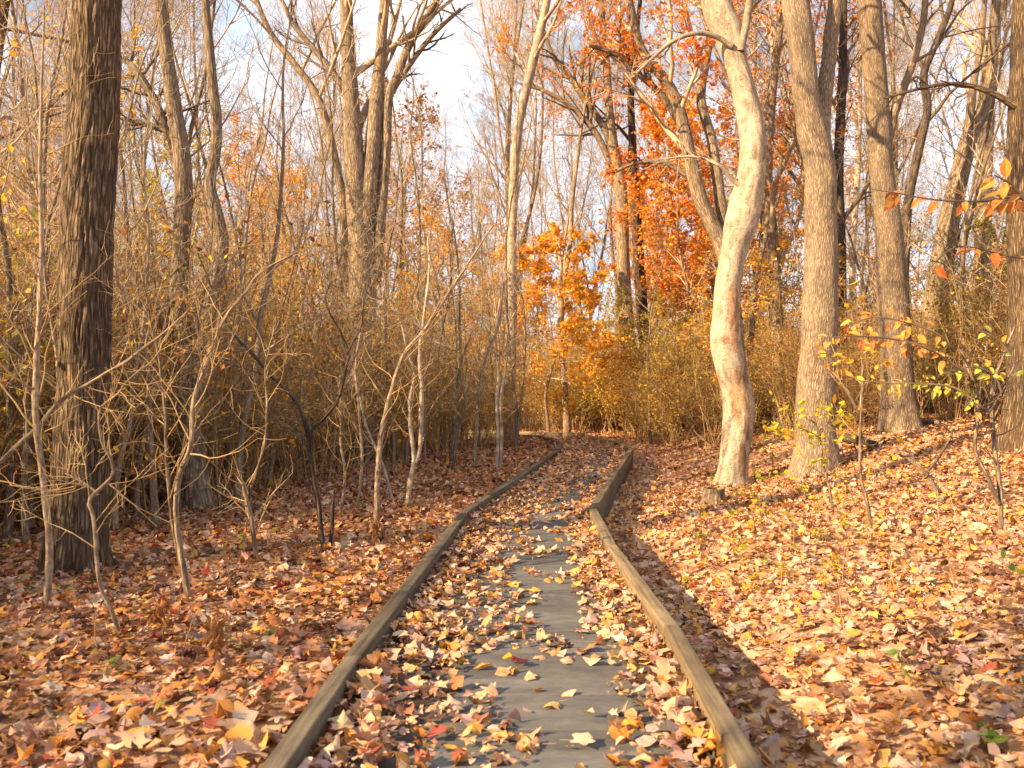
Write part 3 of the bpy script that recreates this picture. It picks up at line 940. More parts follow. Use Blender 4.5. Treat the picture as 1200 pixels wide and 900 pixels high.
hero('leaning_tree', 'slim pale trunk leaning right, just left of the small yellow maple', 'tree',
     [[(596, 500, 15), (598, 440, 13), (599, 380, 13), (600, 300, 12), (601, 240, 11), (607, 150, 11), (620, 90, 11), (632, 40, 10), (641, 0, 9), (648, -40, 8)]],
     21.0, M['pale'], 44, top=17, sides=16, rings=60, spec=dict(limbs=8, t0=0.5, leaves=3, lsize=0.09, pal=PAL_RED, len=3.2, rmin=0.005))
hero('grey_tree', 'brown trunk with a long left limb, left one of the pair beyond the path bend', 'tree',
     [[(739, 490, 22), (737, 430, 19), (733, 360, 16), (730, 300, 15), (727, 217, 15), (718, 173, 14), (714, 130, 10), (711, 80, 9), (707, 40, 8), (705, 0, 7), (704, -40, 6)]],
     26.0, M['grey'], 45, top=20, sides=18, rings=70, limbs=[[(719, 178, 10), (708, 150, 9), (690, 125, 8), (664, 85, 7), (647, 65, 6), (637, 35, 4)], [(726, 215, 9), (700, 160, 8), (670, 128, 6), (635, 108, 5), (610, 100, 3)]],
     spec=dict(limbs=9, t0=0.5, rmin=0.006))
hero('dark_tree', 'straight dark trunk, right one of the pair beyond the path bend', 'tree',
     [[(759, 490, 17), (757, 430, 15), (753, 370, 14), (748, 290, 13), (742, 200, 12), (741, 160, 9), (739, 110, 8), (745, 85, 7), (747, 30, 5), (750, 0, 5), (750, -30, 4)]],
     27.0, M['darkbark'], 46, top=20, sides=16, rings=60, spec=dict(limbs=9, t0=0.42, rmin=0.006), twig=M['twig_dark'])
hero('maple_tree', 'bowed red-leaved tree leaning left behind the pale curving trunk', 'tree',
     [[(866, 500, 24), (863, 430, 21), (857, 350, 19), (845, 290, 18), (820, 238, 17), (808, 195, 16), (796, 140, 14), (782, 105, 12), (765, 85, 11), (748, 60, 10), (738, 20, 9), (730, -20, 8)],
      [(858, 315, 13), (846, 245, 13), (835, 165, 12), (822, 115, 11), (830, 60, 9), (836, 0, 7), (838, -30, 6)]],
     17.0, M['grey'], 47, top=13, sides=20, rings=80, limbs=[[(800, 150, 8), (775, 112, 8), (745, 85, 7), (722, 65, 6), (690, 55, 4)], [(812, 210, 8), (780, 190, 7), (745, 190, 5), (720, 200, 3)]],
     spec=dict(limbs=13, t0=0.45, leaves=4, lsize=0.10, pal=PAL_RED, len=3.6, rmin=0.005))
hero('pale_tree', 'pale curving trunk with smooth mottled bark to the right of the boardwalk', 'tree',
     [[(856, 570, 50), (859, 556, 36), (862, 533, 33), (865, 505, 34), (866, 480, 34), (862, 452, 31), (856, 430, 33), (850, 400, 32), (852, 367, 30), (855, 333, 31), (861, 300, 32), (869, 267, 37), (877, 240, 36), (882, 217, 31), (885, 195, 29), (885, 167, 27), (882, 133, 27), (876, 100, 25), (867, 67, 26), (858, 33, 32), (844, 0, 34), (830, -70, 30), (808, -200, 26), (800, -320, 22)]],
     12.6, M['pale'], 48, top=12, sides=64, rings=220, mod=flare_mod(rs, 0.40, 0.14, 4, 0.19, burl=0.26), paint=scars,
     limbs=[[(858, 54, 7), (835, 42, 6), (810, 42, 5.5), (785, 52, 5), (765, 68, 4), (745, 87, 2.5)], [(874, 222, 7), (858, 210, 5), (842, 196, 4), (812, 184, 3), (770, 187, 2)], [(868, 60, 9), (876, 20, 9), (880, -20, 8), (890, -80, 6)]],
     spec=dict(limbs=8, t0=0.66))
hero('forked_tree', 'big beige trunk that forks in two high up, right of the pale curving tree', 'tree',
     [[(955, 558, 58), (957, 535, 50), (957, 500, 45), (958, 450, 43), (960, 400, 41), (962, 350, 39), (963, 300, 37), (962, 250, 36), (960, 200, 36), (951, 155, 34), (942, 117, 30), (939, 83, 29), (934, 40, 30), (931, 0, 31), (926, -100, 27), (915, -260, 22)],
      [(962, 240, 20), (963, 190, 24), (963, 150, 25), (967, 125, 23), (972, 97, 20), (977, 65, 17), (981, 33, 17), (985, 0, 16), (994, -100, 14)]],
     12.3, M['beige'], 49, top=14, sides=72, rings=200, mod=flare_mod(rs, 0.34, 0.2, 6, 0.09, ridges=22, rdepth=0.03), spec=dict(limbs=9, t0=0.6))
hero('straight_tree', 'tan trunk with a slight lean standing right of the forked beige tree', 'tree',
     [[(1056, 497, 46), (1053, 460, 38), (1050, 420, 36), (1046, 330, 34), (1041, 270, 30), (1034, 200, 27), (1027, 100, 26), (1020, 0, 26), (1014, -100, 23)]],
     16.0, M['beige'], 50, top=17, sides=40, rings=120, mod=flare_mod(rs, 0.25, 0.3, 5, 0.08, ridges=14, rdepth=0.03),
     limbs=[[(1040, 170, 11), (1048, 130, 10), (1063, 85, 9), (1075, 38, 8), (1077, 0, 7), (1076, -40, 5)], [(1075, 28, 5), (1066, 10, 4), (1055, 0, 3)]], spec=dict(limbs=9, t0=0.55))
hero('crooked_tree', 'thin crooked dark tree between two tan trunks on the right', 'tree',
     [[(1052, 480, 14), (1056, 380, 12), (1060, 290, 11), (1064, 235, 10), (1078, 170, 10), (1087, 127, 9), (1081, 90, 9), (1093, 57, 8), (1113, 10, 7), (1120, -30, 5)]],
     18.0, M['darkbark'], 51, top=13, sides=12, rings=60, spec=dict(limbs=7, t0=0.5, rmin=0.005), twig=M['twig_dark'])
hero('slanting_tree', 'grey trunk slanting up to the right near the right edge', 'tree',
     [[(1075, 470, 30), (1088, 400, 26), (1100, 320, 24), (1110, 267, 23), (1124, 205, 21), (1136, 160, 19), (1152, 130, 15), (1162, 90, 12), (1165, 40, 11), (1167, 0, 10), (1170, -40, 9)],
      [(1131, 185, 12), (1135, 150, 11), (1141, 100, 8), (1150, 50, 7), (1155, 0, 6)]],
     19.0, M['grey'], 52, top=17, sides=18, rings=80, spec=dict(limbs=11, t0=0.4, rmin=0.005))
hero('slender_tree', 'thin upright trunk beside the slanting grey tree', 'tree',
     [[(1150, 460, 20), (1149, 380, 18), (1151, 300, 18), (1154, 200, 17), (1157, 130, 15), (1160, 60, 12), (1172, 0, 10), (1180, -40, 8)]],
     20.0, M['tan'], 53, top=18, sides=16, rings=60, spec=dict(limbs=9, t0=0.45, rmin=0.005))
hero('edge_tree', 'broad brown ridged trunk cut off by the right edge of the picture', 'tree',
     [[(1206, 545, 72), (1208, 480, 58), (1209, 400, 54), (1210, 250, 52), (1213, 120, 50), (1216, 0, 48), (1222, -150, 42), (1228, -300, 36)]],
     11.0, M['oak'], 54, top=13, sides=60, rings=160, mod=flare_mod(rs, 0.2, 0.3, 5, 0.06, ridges=20, rdepth=0.06), spec=dict(limbs=8, t0=0.6),
     limbs=[[(1190, 125, 8), (1165, 108, 7), (1130, 97, 5), (1090, 100, 4), (1040, 112, 3)]])
hero('red_maple', 'slim red-leaved tree between the pale curving trunk and the forked beige trunk', 'tree',
     [[(912, 480, 16), (911, 380, 14), (905, 290, 13), (898, 200, 12), (905, 100, 11), (912, 40, 9), (915, 0, 8), (918, -30, 7)]],
     20.0, M['grey'], 55, top=13, sides=14, rings=50, spec=dict(limbs=14, t0=0.3, leaves=2, lsize=0.09, pal=PAL_RED, len=3.2, rmin=0.005))
hero('rust_maple', 'dark slim tree with rusty red leaves just right of the forked trunk', 'tree',
     [[(986, 490, 16), (985, 380, 14), (984, 280, 13), (983, 200, 12), (988, 100, 10), (990, 0, 8), (991, -30, 7)]],
     21.0, M['darkbark'], 56, top=13, sides=14, rings=50, spec=dict(limbs=12, t0=0.35, leaves=2, lsize=0.08, pal=PAL_RED, len=3.0, rmin=0.005), twig=M['twig_dark'])

# leafy maples seen beyond, grown from a seed
def grown_tree(name, label, cat, loc, seed, height, rad, mat, spec, group=None, bend=0.10, twig=None, sides=12, link_now=True):
    r = np.random.default_rng(seed)
    root = empty(name, loc, label, cat, group)
    n = 14
    d = np.array([0, 0, 1.0]); p = np.array([0, 0, -0.1]); P = [p]
    for k in range(n - 1):
        d = nrm(d + bend * r.normal(size=3) * np.array([1, 1, .2]) + np.array([0, 0, 0.15]))
        p = p + d * height / (n - 1); P.append(p)
    P = np.array(P); R = rad * (1 - 0.86 * np.linspace(0, 1, n) ** 0.9)
    P2, R2 = resample(P, R, 40)
    gt, gc, gf = Geo(), Geo(), Geo()
    tubes(gt, P2, R2, sides, None, flare_mod(r, 0.35, 0.35, 4, 0.08))
    stems = [(P2, R2, None)]
    for f in range(spec.get('forks', 0)):
        t = 0.25 + 0.3 * r.random()
        q, qr = sprout(P2[None], R2[None], 1, r, t, t + .05, 24, 6, ratio=0.7, npts=14, wander=0.05, up=0.10, rr=0.75, rend=0.15, taper=0.2)
        q2, qr2 = resample(q[0], qr[0], 30)
        tubes(gt, q2, qr2, max(8, sides - 3))
        stems.append((q2, qr2, None))
    crown_of(stems, r, spec, gc, gf)
    assemble(root, gt, mat, gc, twig or M['twig'], gf)
    return root

def gz(x, y): return (x, y, float(ground(x, y)))
LEAFY = dict(limbs=18, t0=0.2, ang=58, len=2.6, wander=0.10, up=0.03, sub=6, twig=5, fine=0, leaves=5, lsize=0.11, pal=PAL_ORANGE, rmin=0.005, flat=0.6)
grown_tree('yellow_maple', 'small golden-orange maple at the far left bend of the boardwalk', 'tree', gz(1.06, 24.5), 61, 5.9, 0.05, M['tan'],
           dict(LEAFY, limbs=20, t0=0.26, ang=72, len=2.5, sub=6, twig=5, leaves=11, pal=PAL_GOLD + PAL_YELLOW + PAL_ORANGE[:1], up=0.0, flat=0.6, lsize=0.125))
def px_ground(px, D): return gz((px - 600) / FOC * D, D)
grown_tree('orange_maple', 'orange maple directly behind the pair of trunks left of the pale curving tree', 'tree', px_ground(775, 31), 62, 10.5, 0.11, M['grey'], dict(LEAFY, limbs=26, leaves=14, len=3.2, lsize=.13))
grown_tree('orange_maple', 'bright orange maple glimpsed between the pale curving trunk and the pair of dark trunks', 'tree', px_ground(815, 27), 63, 9.5, 0.10, M['grey'], dict(LEAFY, limbs=24, leaves=10, len=3.0, pal=PAL_ORANGE, lsize=.12))
grown_tree('orange_maple', 'yellow-orange maple behind the many-stemmed tree left of the boardwalk', 'tree', px_ground(350, 30), 64, 9.6, 0.13, M['grey'], dict(LEAFY, limbs=22, leaves=4, len=3.2, pal=PAL_YELLOW, lsize=.12))
grown_tree('orange_maple', 'pinkish orange maple far back, left of the slim leaning trunk', 'tree', px_ground(505, 38), 65, 12.0, 0.14, M['grey'], dict(LEAFY, limbs=22, leaves=4, len=3.4, pal=PAL_ORANGE))
grown_tree('orange_maple', 'orange maple behind the crooked two-stemmed tree', 'tree', px_ground(265, 26), 66, 8.5, 0.12, M['grey'], dict(LEAFY, limbs=20, leaves=4, len=2.6, pal=PAL_ORANGE))
grown_tree('orange_maple', 'orange maple whose low crown shows just left of the pale curving trunk', 'tree', px_ground(822, 25), 72, 9.0, 0.07, M['grey'], dict(LEAFY, limbs=24, t0=.38, leaves=7, len=2.6, lsize=.11))
grown_tree('orange_maple', 'orange maple in the gap between the pale curving and forked trunks', 'tree', px_ground(905, 27), 73, 9.5, 0.08, M['grey'], dict(LEAFY, limbs=22, t0=.3, leaves=5, len=2.6, lsize=.11))
grown_tree('red_maple', 'tall maple with red leaves at the top of the picture, above the path bend', 'tree', px_ground(665, 25), 67, 15, 0.11, M['grey'], dict(LEAFY, limbs=22, t0=0.6, leaves=3, len=4.0, pal=PAL_RED))
grown_tree('red_maple', 'red maple filling the top of the picture beside the pale curving trunk', 'tree', px_ground(868, 21), 68, 14, 0.09, M['grey'], dict(LEAFY, limbs=20, t0=0.6, leaves=2, len=3.8, pal=PAL_RED), twig=M['twig_dark'])
grown_tree('yellow_leaved_tree', 'tree with sparse yellow leaves in the upper left corner, behind the stout dark tree', 'tree', px_ground(-30, 11), 69, 9.5, 0.13, M['darkbark'], dict(LEAFY, limbs=18, t0=0.4, leaves=5, len=3.6, pal=PAL_YELLOW, lsize=0.085), twig=M['twig_dark'])

# ------------------------------------------------------------------ the wood behind: copies of grown trees
BARE_T = dict(limbs=16, t0=0.28, ang=38, len=4.6, wander=0.10, up=0.09, sub=7, twig=6, fine=3, rmin=0.006, forks=1)
bare_protos = []
for k in range(7):
    hgt = 15 + 1.2 * k
    root = grown_tree('bare_tree', 'leafless grey tree standing back in the wood', 'tree', (0, 0, -500), 100 + k, hgt, 0.075 + 0.012 * k, [M['grey'], M['tan'], M['grey'], M['tan'], M['darkbark'], M['grey'], M['pale']][k],
                      dict(BARE_T, forks=k % 3), twig=M['twig'] if k != 4 else M['twig_dark'], bend=0.07, sides=10)
    bare_protos.append(root)
pole_protos = []
for k in range(5):
    root = grown_tree('young_tree', 'thin leafless young tree rising from the undergrowth', 'tree', (0, 0, -500), 120 + k, 6 + 0.9 * k, 0.035 + 0.006 * k, [M['tan'], M['grey']][k % 2],
                      dict(limbs=13, t0=0.2, ang=40, len=1.7, wander=0.12, up=0.08, sub=5, twig=4, fine=0, rmin=0.004), bend=0.10, sides=8)
    pole_protos.append(root)
leaf_protos = []
for k, pal in enumerate([PAL_ORANGE, PAL_YELLOW, PAL_RUST, PAL_RED]):
    root = grown_tree('autumn_tree', ['orange', 'yellow', 'rust brown', 'red'][k] + '-leaved tree standing far back in the wood', 'tree', (0, 0, -500), 140 + k, 9 + k, 0.12, M['grey'],
                      dict(LEAFY, limbs=20, leaves=3, len=3.0, lsize=0.13, pal=pal), sides=9)
    leaf_protos.append(root)

def shrub(name, label, seed, h, nst, spread, pal, nleaf, mat, arch=0.05, tw=7, fine=4, rad=0.009):
    r = np.random.default_rng(seed)
    root = empty(name, (0, 0, -500), label, 'shrub')
    a = r.random(nst) * 6.28
    base = np.stack([spread * .35 * r.random(nst) * np.cos(a), spread * .35 * r.random(nst) * np.sin(a), np.full(nst, -0.05)], -1)
    d = nrm(np.stack([0.32 * r.normal(size=nst), 0.32 * r.normal(size=nst), np.ones(nst)], -1))
    Ls = h * (0.6 + 0.45 * r.random(nst))
    n = 9; P = [base]; p = base
    for k in range(n - 1):
        d = nrm(d + 0.13 * r.normal(size=d.shape) + np.array([0, 0, -arch * k * .25 + 0.05]))
        p = p + d * (Ls / (n - 1))[:, None]; P.append(p)
    P = np.stack(P, 1); R = (rad * (0.7 + 0.8 * r.random(nst)))[:, None] * np.linspace(1, 0.3, n)
    gs, gf, gw = Geo(), Geo(), Geo()
    tubes(gs, P, R, 5)
    l2, r2 = sprout(P, R, tw, r, 0.2, 1.0, 42, 15, ratio=0.36, npts=5, wander=0.18, up=0.03, rr=0.6, rmin=0.0032)
    l3, r3 = sprout(l2, r2, fine, r, 0.15, 1.0, 45, 15, ratio=0.5, npts=4, wander=0.2, up=0.0, rmin=0.0026)
    tubes(gw, l2, r2, 3); tubes(gw, l3, r3, 3)
    if nleaf:
        pick_ = r.choice(len(l3), min(len(l3), nleaf), replace=False)
        leaf_on(l3[pick_], r, 2, 0.07, pal, DIAMOND, gf, flat=0.4)
    link('stems', gs.mesh('stems', mat), root)
    link('twigs', gw.mesh('twigs', mat), root)
    if gf.n: link('foliage', gf.mesh('foliage', M['leaf'], smooth=False), root)
    return root
bare_shrubs = [shrub('bare_shrub', 'brown leafless shrub of thin tangled stems in the undergrowth', 200 + k, 3.0 + 0.45 * (k % 4), 22, 1.3, PAL_GOLD + PAL_OLIVE + PAL_RUST, 260 if k % 2 else 120, M['stem'], tw=7, fine=3) for k in range(5)]
leafy_shrubs = [shrub('leafy_shrub', ['olive-leaved', 'yellow-leaved', 'rusty-leaved'][k] + ' thin-stemmed shrub in the undergrowth', 220 + k, 2.9 + .3 * k, 13, 1.3, [PAL_OLIVE, PAL_GOLD, PAL_RUST][k], 520, M['stem']) for k in range(3)]

# where the thicket begins: the front edges left and right of the clearing
EL = np.array([(-6.5, 4.0), (-4.7, 7.6), (-3.9, 9.9), (-3.0, 13.2), (-1.0, 17.5), (0.1, 20.0), (0.4, 21.2)])
ER = np.array([(2.9, 25.0), (3.3, 21.5), (4.3, 19.0), (6.0, 17.6), (7.8, 17.0), (9.0, 15.0), (9.9, 12.0), (11.0, 9.0), (12, 7)])
def in_thicket(x, y):
    left = (y < 21.0) & (x < np.interp(y, EL[:, 1], EL[:, 0]))
    back = (y >= 25.4)
    mid_l = (y >= 21.0) & (y < 26) & (x < 2.9) & (y > 25.4)
    right = (y < 26) & (x > np.interp(y, ER[::-1, 1], ER[::-1, 0]))
    return left | back | mid_l | right
def scatter(n, r, y0, y1, dmin, test, wide=0.72, pw=1.0, taken=None):
    pts = [] if taken is None else list(taken)
    n0 = len(pts); tries = 0
    while len(pts) - n0 < n and tries < n * 80:
        tries += 1
        y = y0 + (y1 - y0) * r.random() ** pw
        x = (r.random() * 2 - 1) * (wide * y + 1.5)
        if not test(x, y): continue
        if inside(x, y, 0.5): continue
        dm = dmin * (0.6 + y / 40)
        if any((x - a) ** 2 + (y - b_) ** 2 < dm * dm for a, b_ in pts[-400:]): continue
        pts.append((x, y))
    return pts[n0:]
rt = np.random.default_rng(9)
first_used = set()
def put(protos, i, x, y, rz, sc, group, label=None):
    p = protos[i]
    if id(p) not in first_used and p.location.z < -400:
        first_used.add(id(p))
        p.location = gz(x, y); p.rotation_euler = (0, 0, rz); p.scale = (sc,) * 3; p['group'] = group
        if label: p['label'] = label
        return p
    return copy_thing(p, gz(x, y), rz, sc, label, group)
def zone(x, y):
    p = 600 + FOC * x / y
    side = 'behind the thicket on the left' if p < 400 else ('straight beyond the bend of the boardwalk' if p < 820 else 'beyond the tan trunks on the right')
    return side
ZB = [(45, 'left of the stout dark tree'), (160, 'just behind the stout dark tree'), (235, 'near the crooked two-stemmed tree'), (330, 'right of the crooked two-stemmed tree'), (400, 'left of the many-stemmed tree'), (470, 'right of the many-stemmed tree'),
      (545, 'above the two close pale stems'), (625, 'near the slim leaning trunk'), (700, 'behind the golden maple'), (770, 'near the pair beyond the bend'), (845, 'left of the pale curving trunk'), (905, 'right of the pale curving trunk'),
      (1000, 'near the forked beige trunk'), (1075, 'near the straight tan trunk'), (1140, 'near the slanting grey trunk'), (9999, 'by the right edge')]
PLACED = {}
def finish_labels():
    for (kd, fmt, grp, zb), L_ in PLACED.items():
        L_.sort(key=lambda a: a[0])
        for i, (d, o) in enumerate(L_):
            o['label'] = fmt % (('' if len(L_) == 1 else 'nearest ' if i == 0 else 'farthest ' if i == len(L_) - 1 else '') + kd, zb)
            o['group'] = grp % (kd, zb)
def spread(protos, n, y0, y1, dmin, kinds, fmt, grp, r, pw=1.0, test=None, smin=0.75, smax=1.2, wts=None, taken=None, wide=0.72):
    pts = scatter(n, r, y0, y1, dmin, test or in_thicket, pw=pw, taken=taken, wide=wide)
    for (x, y) in pts:
        k = int(r.choice(len(protos), p=wts))
        kd = kinds[k]
        o = put(protos, k, x, y, r.random() * 6.28, (smin + (smax - smin) * r.random()) * (0.8 if y > 17 and 'shrub' in fmt else 1), 'g', 'l')
        zb = next(t_ for lim, t_ in ZB if 600 + FOC * x / y < lim)
        PLACED.setdefault((kd, fmt, grp, zb), []).append((math.hypot(x, y), o))
    return pts
KB = ['grey', 'tan', 'grey', 'tan', 'dark', 'grey', 'pale']
spread(bare_protos, 88, 22, 90, 2.2, KB, '%s-barked tall leafless tree in the wood %s', '%s-barked leafless trees %s', rt, pw=1.25)
spread(pole_protos, 150, 9, 42, 0.6, ['thin tan', 'thin grey', 'slight tan', 'slight grey', 'slim tan'], '%s young tree in the undergrowth %s', '%s young trees %s', rt, pw=1.1, smin=.7, smax=1.3)
KL = ['orange', 'yellow', 'rusty brown', 'red']
spread(leaf_protos, 48, 29, 85, 3.0, KL, '%s-leaved tree back in the wood %s', '%s-leaved trees %s', rt, smin=.8, smax=1.35, wts=[.42, .26, .2, .12])
fl = lambda x, y: x < 0.2 and y < 22 and np.interp(y, EL[:, 1], EL[:, 0]) + 0.9 > x > np.interp(y, EL[:, 1], EL[:, 0]) - 2.2
spread(pole_protos, 75, 7.5, 22, 0.36, ['thin tan', 'thin grey', 'slight tan', 'slight grey', 'slim tan'], '%s young tree in the undergrowth %s', '%s young trees %s', rt, test=fl, smin=.42, smax=.85, taken=[])
# small leafy trees of the understorey
small_protos = []
for k, pal in enumerate([PAL_GOLD, PAL_OLIVE, PAL_YELLOW]):
    small_protos.append(grown_tree('small_tree', 'small tree', 'tree', (0, 0, -500), 160 + k, 5.2 + .5 * k, 0.045, M['tan'],
        dict(LEAFY, limbs=18, t0=0.22, ang=60, len=1.7, sub=5, twig=4, leaves=5, lsize=0.085, pal=pal, flat=.6), sides=7))
spread(small_protos, 46, 13, 40, 1.2, ['golden-leaved', 'olive-leaved', 'amber-leaved'], '%s small tree among the shrubs %s', '%s small trees %s', rt, smin=.7, smax=1.25)

# undergrowth: the front rows shrub by shrub, what stands deeper or is added out of view for shade as one mass
def depth_in(x, y):
    e = 99.0
    if y < 21: e = np.interp(y, EL[:, 1], EL[:, 0]) - x if x < 0 else x - np.interp(y, ER[::-1, 1], ER[::-1, 0])
    elif y < 25.4: e = 99 if x < 2.5 else x - np.interp(y, ER[::-1, 1], ER[::-1, 0])
    if y >= 25.4: e = min(e if e > 0 else 99, y - 25.4) if x < 3 else min(y - 25.4 + 2, x)
    return e
front = lambda x, y: in_thicket(x, y) and depth_in(x, y) < 3.6
deep = lambda x, y: in_thicket(x, y) and depth_in(x, y) > 1.8
sh = spread(bare_shrubs, 165, 5.5, 31, 0.42, ['brown', 'reddish brown', 'tall brown', 'twiggy brown', 'tangled brown'], '%s leafless shrub in the undergrowth %s', '%s leafless shrubs %s', rt, pw=0.8, test=front, smin=.7, smax=1.15)
spread(leafy_shrubs, 45, 23, 29, 0.5, ['olive-leaved', 'yellow-leaved', 'rusty-leaved'], '%s thin-stemmed shrub in the undergrowth %s', '%s shrubs %s', rt, test=lambda x, y: 0.8 < x < 9 and front(x, y), smin=.9, smax=1.35, wts=[.5, .5, .0], taken=[])
spread(leafy_shrubs, 85, 6.5, 31, 0.5, ['olive-leaved', 'yellow-leaved', 'rusty-leaved'], '%s thin-stemmed shrub in the undergrowth %s', '%s shrubs %s', rt, pw=.8, test=front, smin=.7, smax=1.15, wts=[.45, .25, .3], taken=[])
pts = scatter(760, rt, 6, 60, 0.40, deep, taken=[], wide=0.8)
# unseen shrubs added outside the picture, sized to shade the left floor
for q in range(230):
    y = -9 + 16 * rt.random()
    x = -6.0 - 0.0 * y - 5 * rt.random() ** 1.5
    if abs(x) < 0.66 * y + 0.5: continue
    pts.append((x, y))
def mass(name, label, pts, sources, r):
    me = bpy.data.meshes.new(name)
    v = np.array([gz(x, y) for x, y in pts], np.float32)
    me.vertices.add(len(v)); me.vertices.foreach_set('co', v.ravel())
    rot = np.stack([np.zeros(len(v)), np.zeros(len(v)), r.random(len(v)) * 6.28], -1).astype(np.float32)
    a = me.attributes.new('rot', 'FLOAT_VECTOR', 'POINT'); a.data.foreach_set('vector', rot.ravel())
    a = me.attributes.new('size', 'FLOAT', 'POINT'); a.data.foreach_set('value', ((0.75 + 0.5 * r.random(len(v))) * np.where((v[:, 1] < 7) & (v[:, 0] < 0), np.interp(v[:, 0], [-11, -8, -6], [1.08, .8, .58]), np.where(v[:, 1] > 17, .8, 1))).astype(np.float32))
    me.update()
    o = tag(link(name, me), label, 'undergrowth', kind='stuff')
    ng = bpy.data.node_groups.new(name, 'GeometryNodeTree')
    ng.interface.new_socket('Geometry', in_out='INPUT', socket_type='NodeSocketGeometry')
    ng.interface.new_socket('Geometry', in_out='OUTPUT', socket_type='NodeSocketGeometry')
    gi, go = ng.nodes.new('NodeGroupInput'), ng.nodes.new('NodeGroupOutput')
    iop = ng.nodes.new('GeometryNodeInstanceOnPoints')
    g2i = ng.nodes.new('GeometryNodeGeometryToInstance')
    for src in sources:
        j = ng.nodes.new('GeometryNodeJoinGeometry')
        for ch in src.children:
            oi = ng.nodes.new('GeometryNodeObjectInfo')
            oi.transform_space = 'ORIGINAL'
            oi.inputs['Object'].default_value = ch
            oi.inputs['As Instance'].default_value = True
            ng.links.new(oi.outputs['Geometry'], j.inputs['Geometry'])
        g1 = ng.nodes.new('GeometryNodeGeometryToInstance')
        ng.links.new(j.outputs['Geometry'], g1.inputs[0])
        ng.links.new(g1.outputs[0], g2i.inputs[0])
    def attr(nm, tp):
        n = ng.nodes.new('GeometryNodeInputNamedAttribute'); n.data_type = tp
        n.inputs['Name'].default_value = nm
        return [s_ for s_ in n.outputs if s_.enabled][0]
    ng.links.new(gi.outputs[0], iop.inputs['Points'])
    # each source becomes one pickable instance
    ji = ng.nodes.new('GeometryNodeJoinGeometry')
    for l in list(ng.links):
        if l.to_node == g2i: ng.links.new(l.from_socket, ji.inputs[0])
    ng.nodes.remove(g2i)
    ng.links.new(ji.outputs[0], iop.inputs['Instance'])
    iop.inputs['Pick Instance'].default_value = True
    ri = ng.nodes.new('FunctionNodeRandomValue'); ri.data_type = 'INT'
    mx_ = [s_ for s_ in ri.inputs if s_.name == 'Max' and s_.enabled][0]; mx_.default_value = len(sources) - 1
    mn_ = [s_ for s_ in ri.inputs if s_.name == 'Min' and s_.enabled][0]; mn_.default_value = 0
    ro = [s_ for s_ in ri.outputs if s_.enabled][0]
    ng.links.new(ro, iop.inputs['Instance Index'])
    e2r = ng.nodes.new('FunctionNodeEulerToRotation')
    ng.links.new(attr('rot', 'FLOAT_VECTOR'), e2r.inputs[0])
    ng.links.new(e2r.outputs[0], iop.inputs['Rotation'])
    ng.links.new(attr('size', 'FLOAT'), iop.inputs['Scale'])
    ng.links.new(iop.outputs['Instances'], go.inputs[0])
    md = o.modifiers.new('scatter', 'NODES'); md.node_group = ng
    return o
mass('undergrowth', 'tangled brown and olive undergrowth filling the wood behind the front shrubs, plus unseen shade shrubs', pts, bare_shrubs + leafy_shrubs, rt)

# ------------------------------------------------------------------ unseen trees added behind the camera to shade the scene
for (x, y, k, sc) in [(-4.6, -2.6, 2, .8), (-9.0, -3.5, 5, .9), (-7.4, -6.5, 3, .9), (-3.2, -5.0, 1, .8), (-13, -6, 0, 1.0)]:
    put(bare_protos, k, x, y, rt.random() * 6.28, sc, 'leafless trees beside the camera', 'unseen leafless tree added left of and behind the viewpoint for shade')
for (x, y, k, sc) in [(-13.5, -4.5, 2, .55), (-11.0, -9.0, 2, .7), (-11.5, -1.4, 1, .6), (-12.6, 1.2, 2, .6)]:
    put(leaf_protos, k, x, y, rt.random() * 6.28, sc, 'leafy trees beside the camera', 'unseen leafy tree added left of and behind the viewpoint for shade')

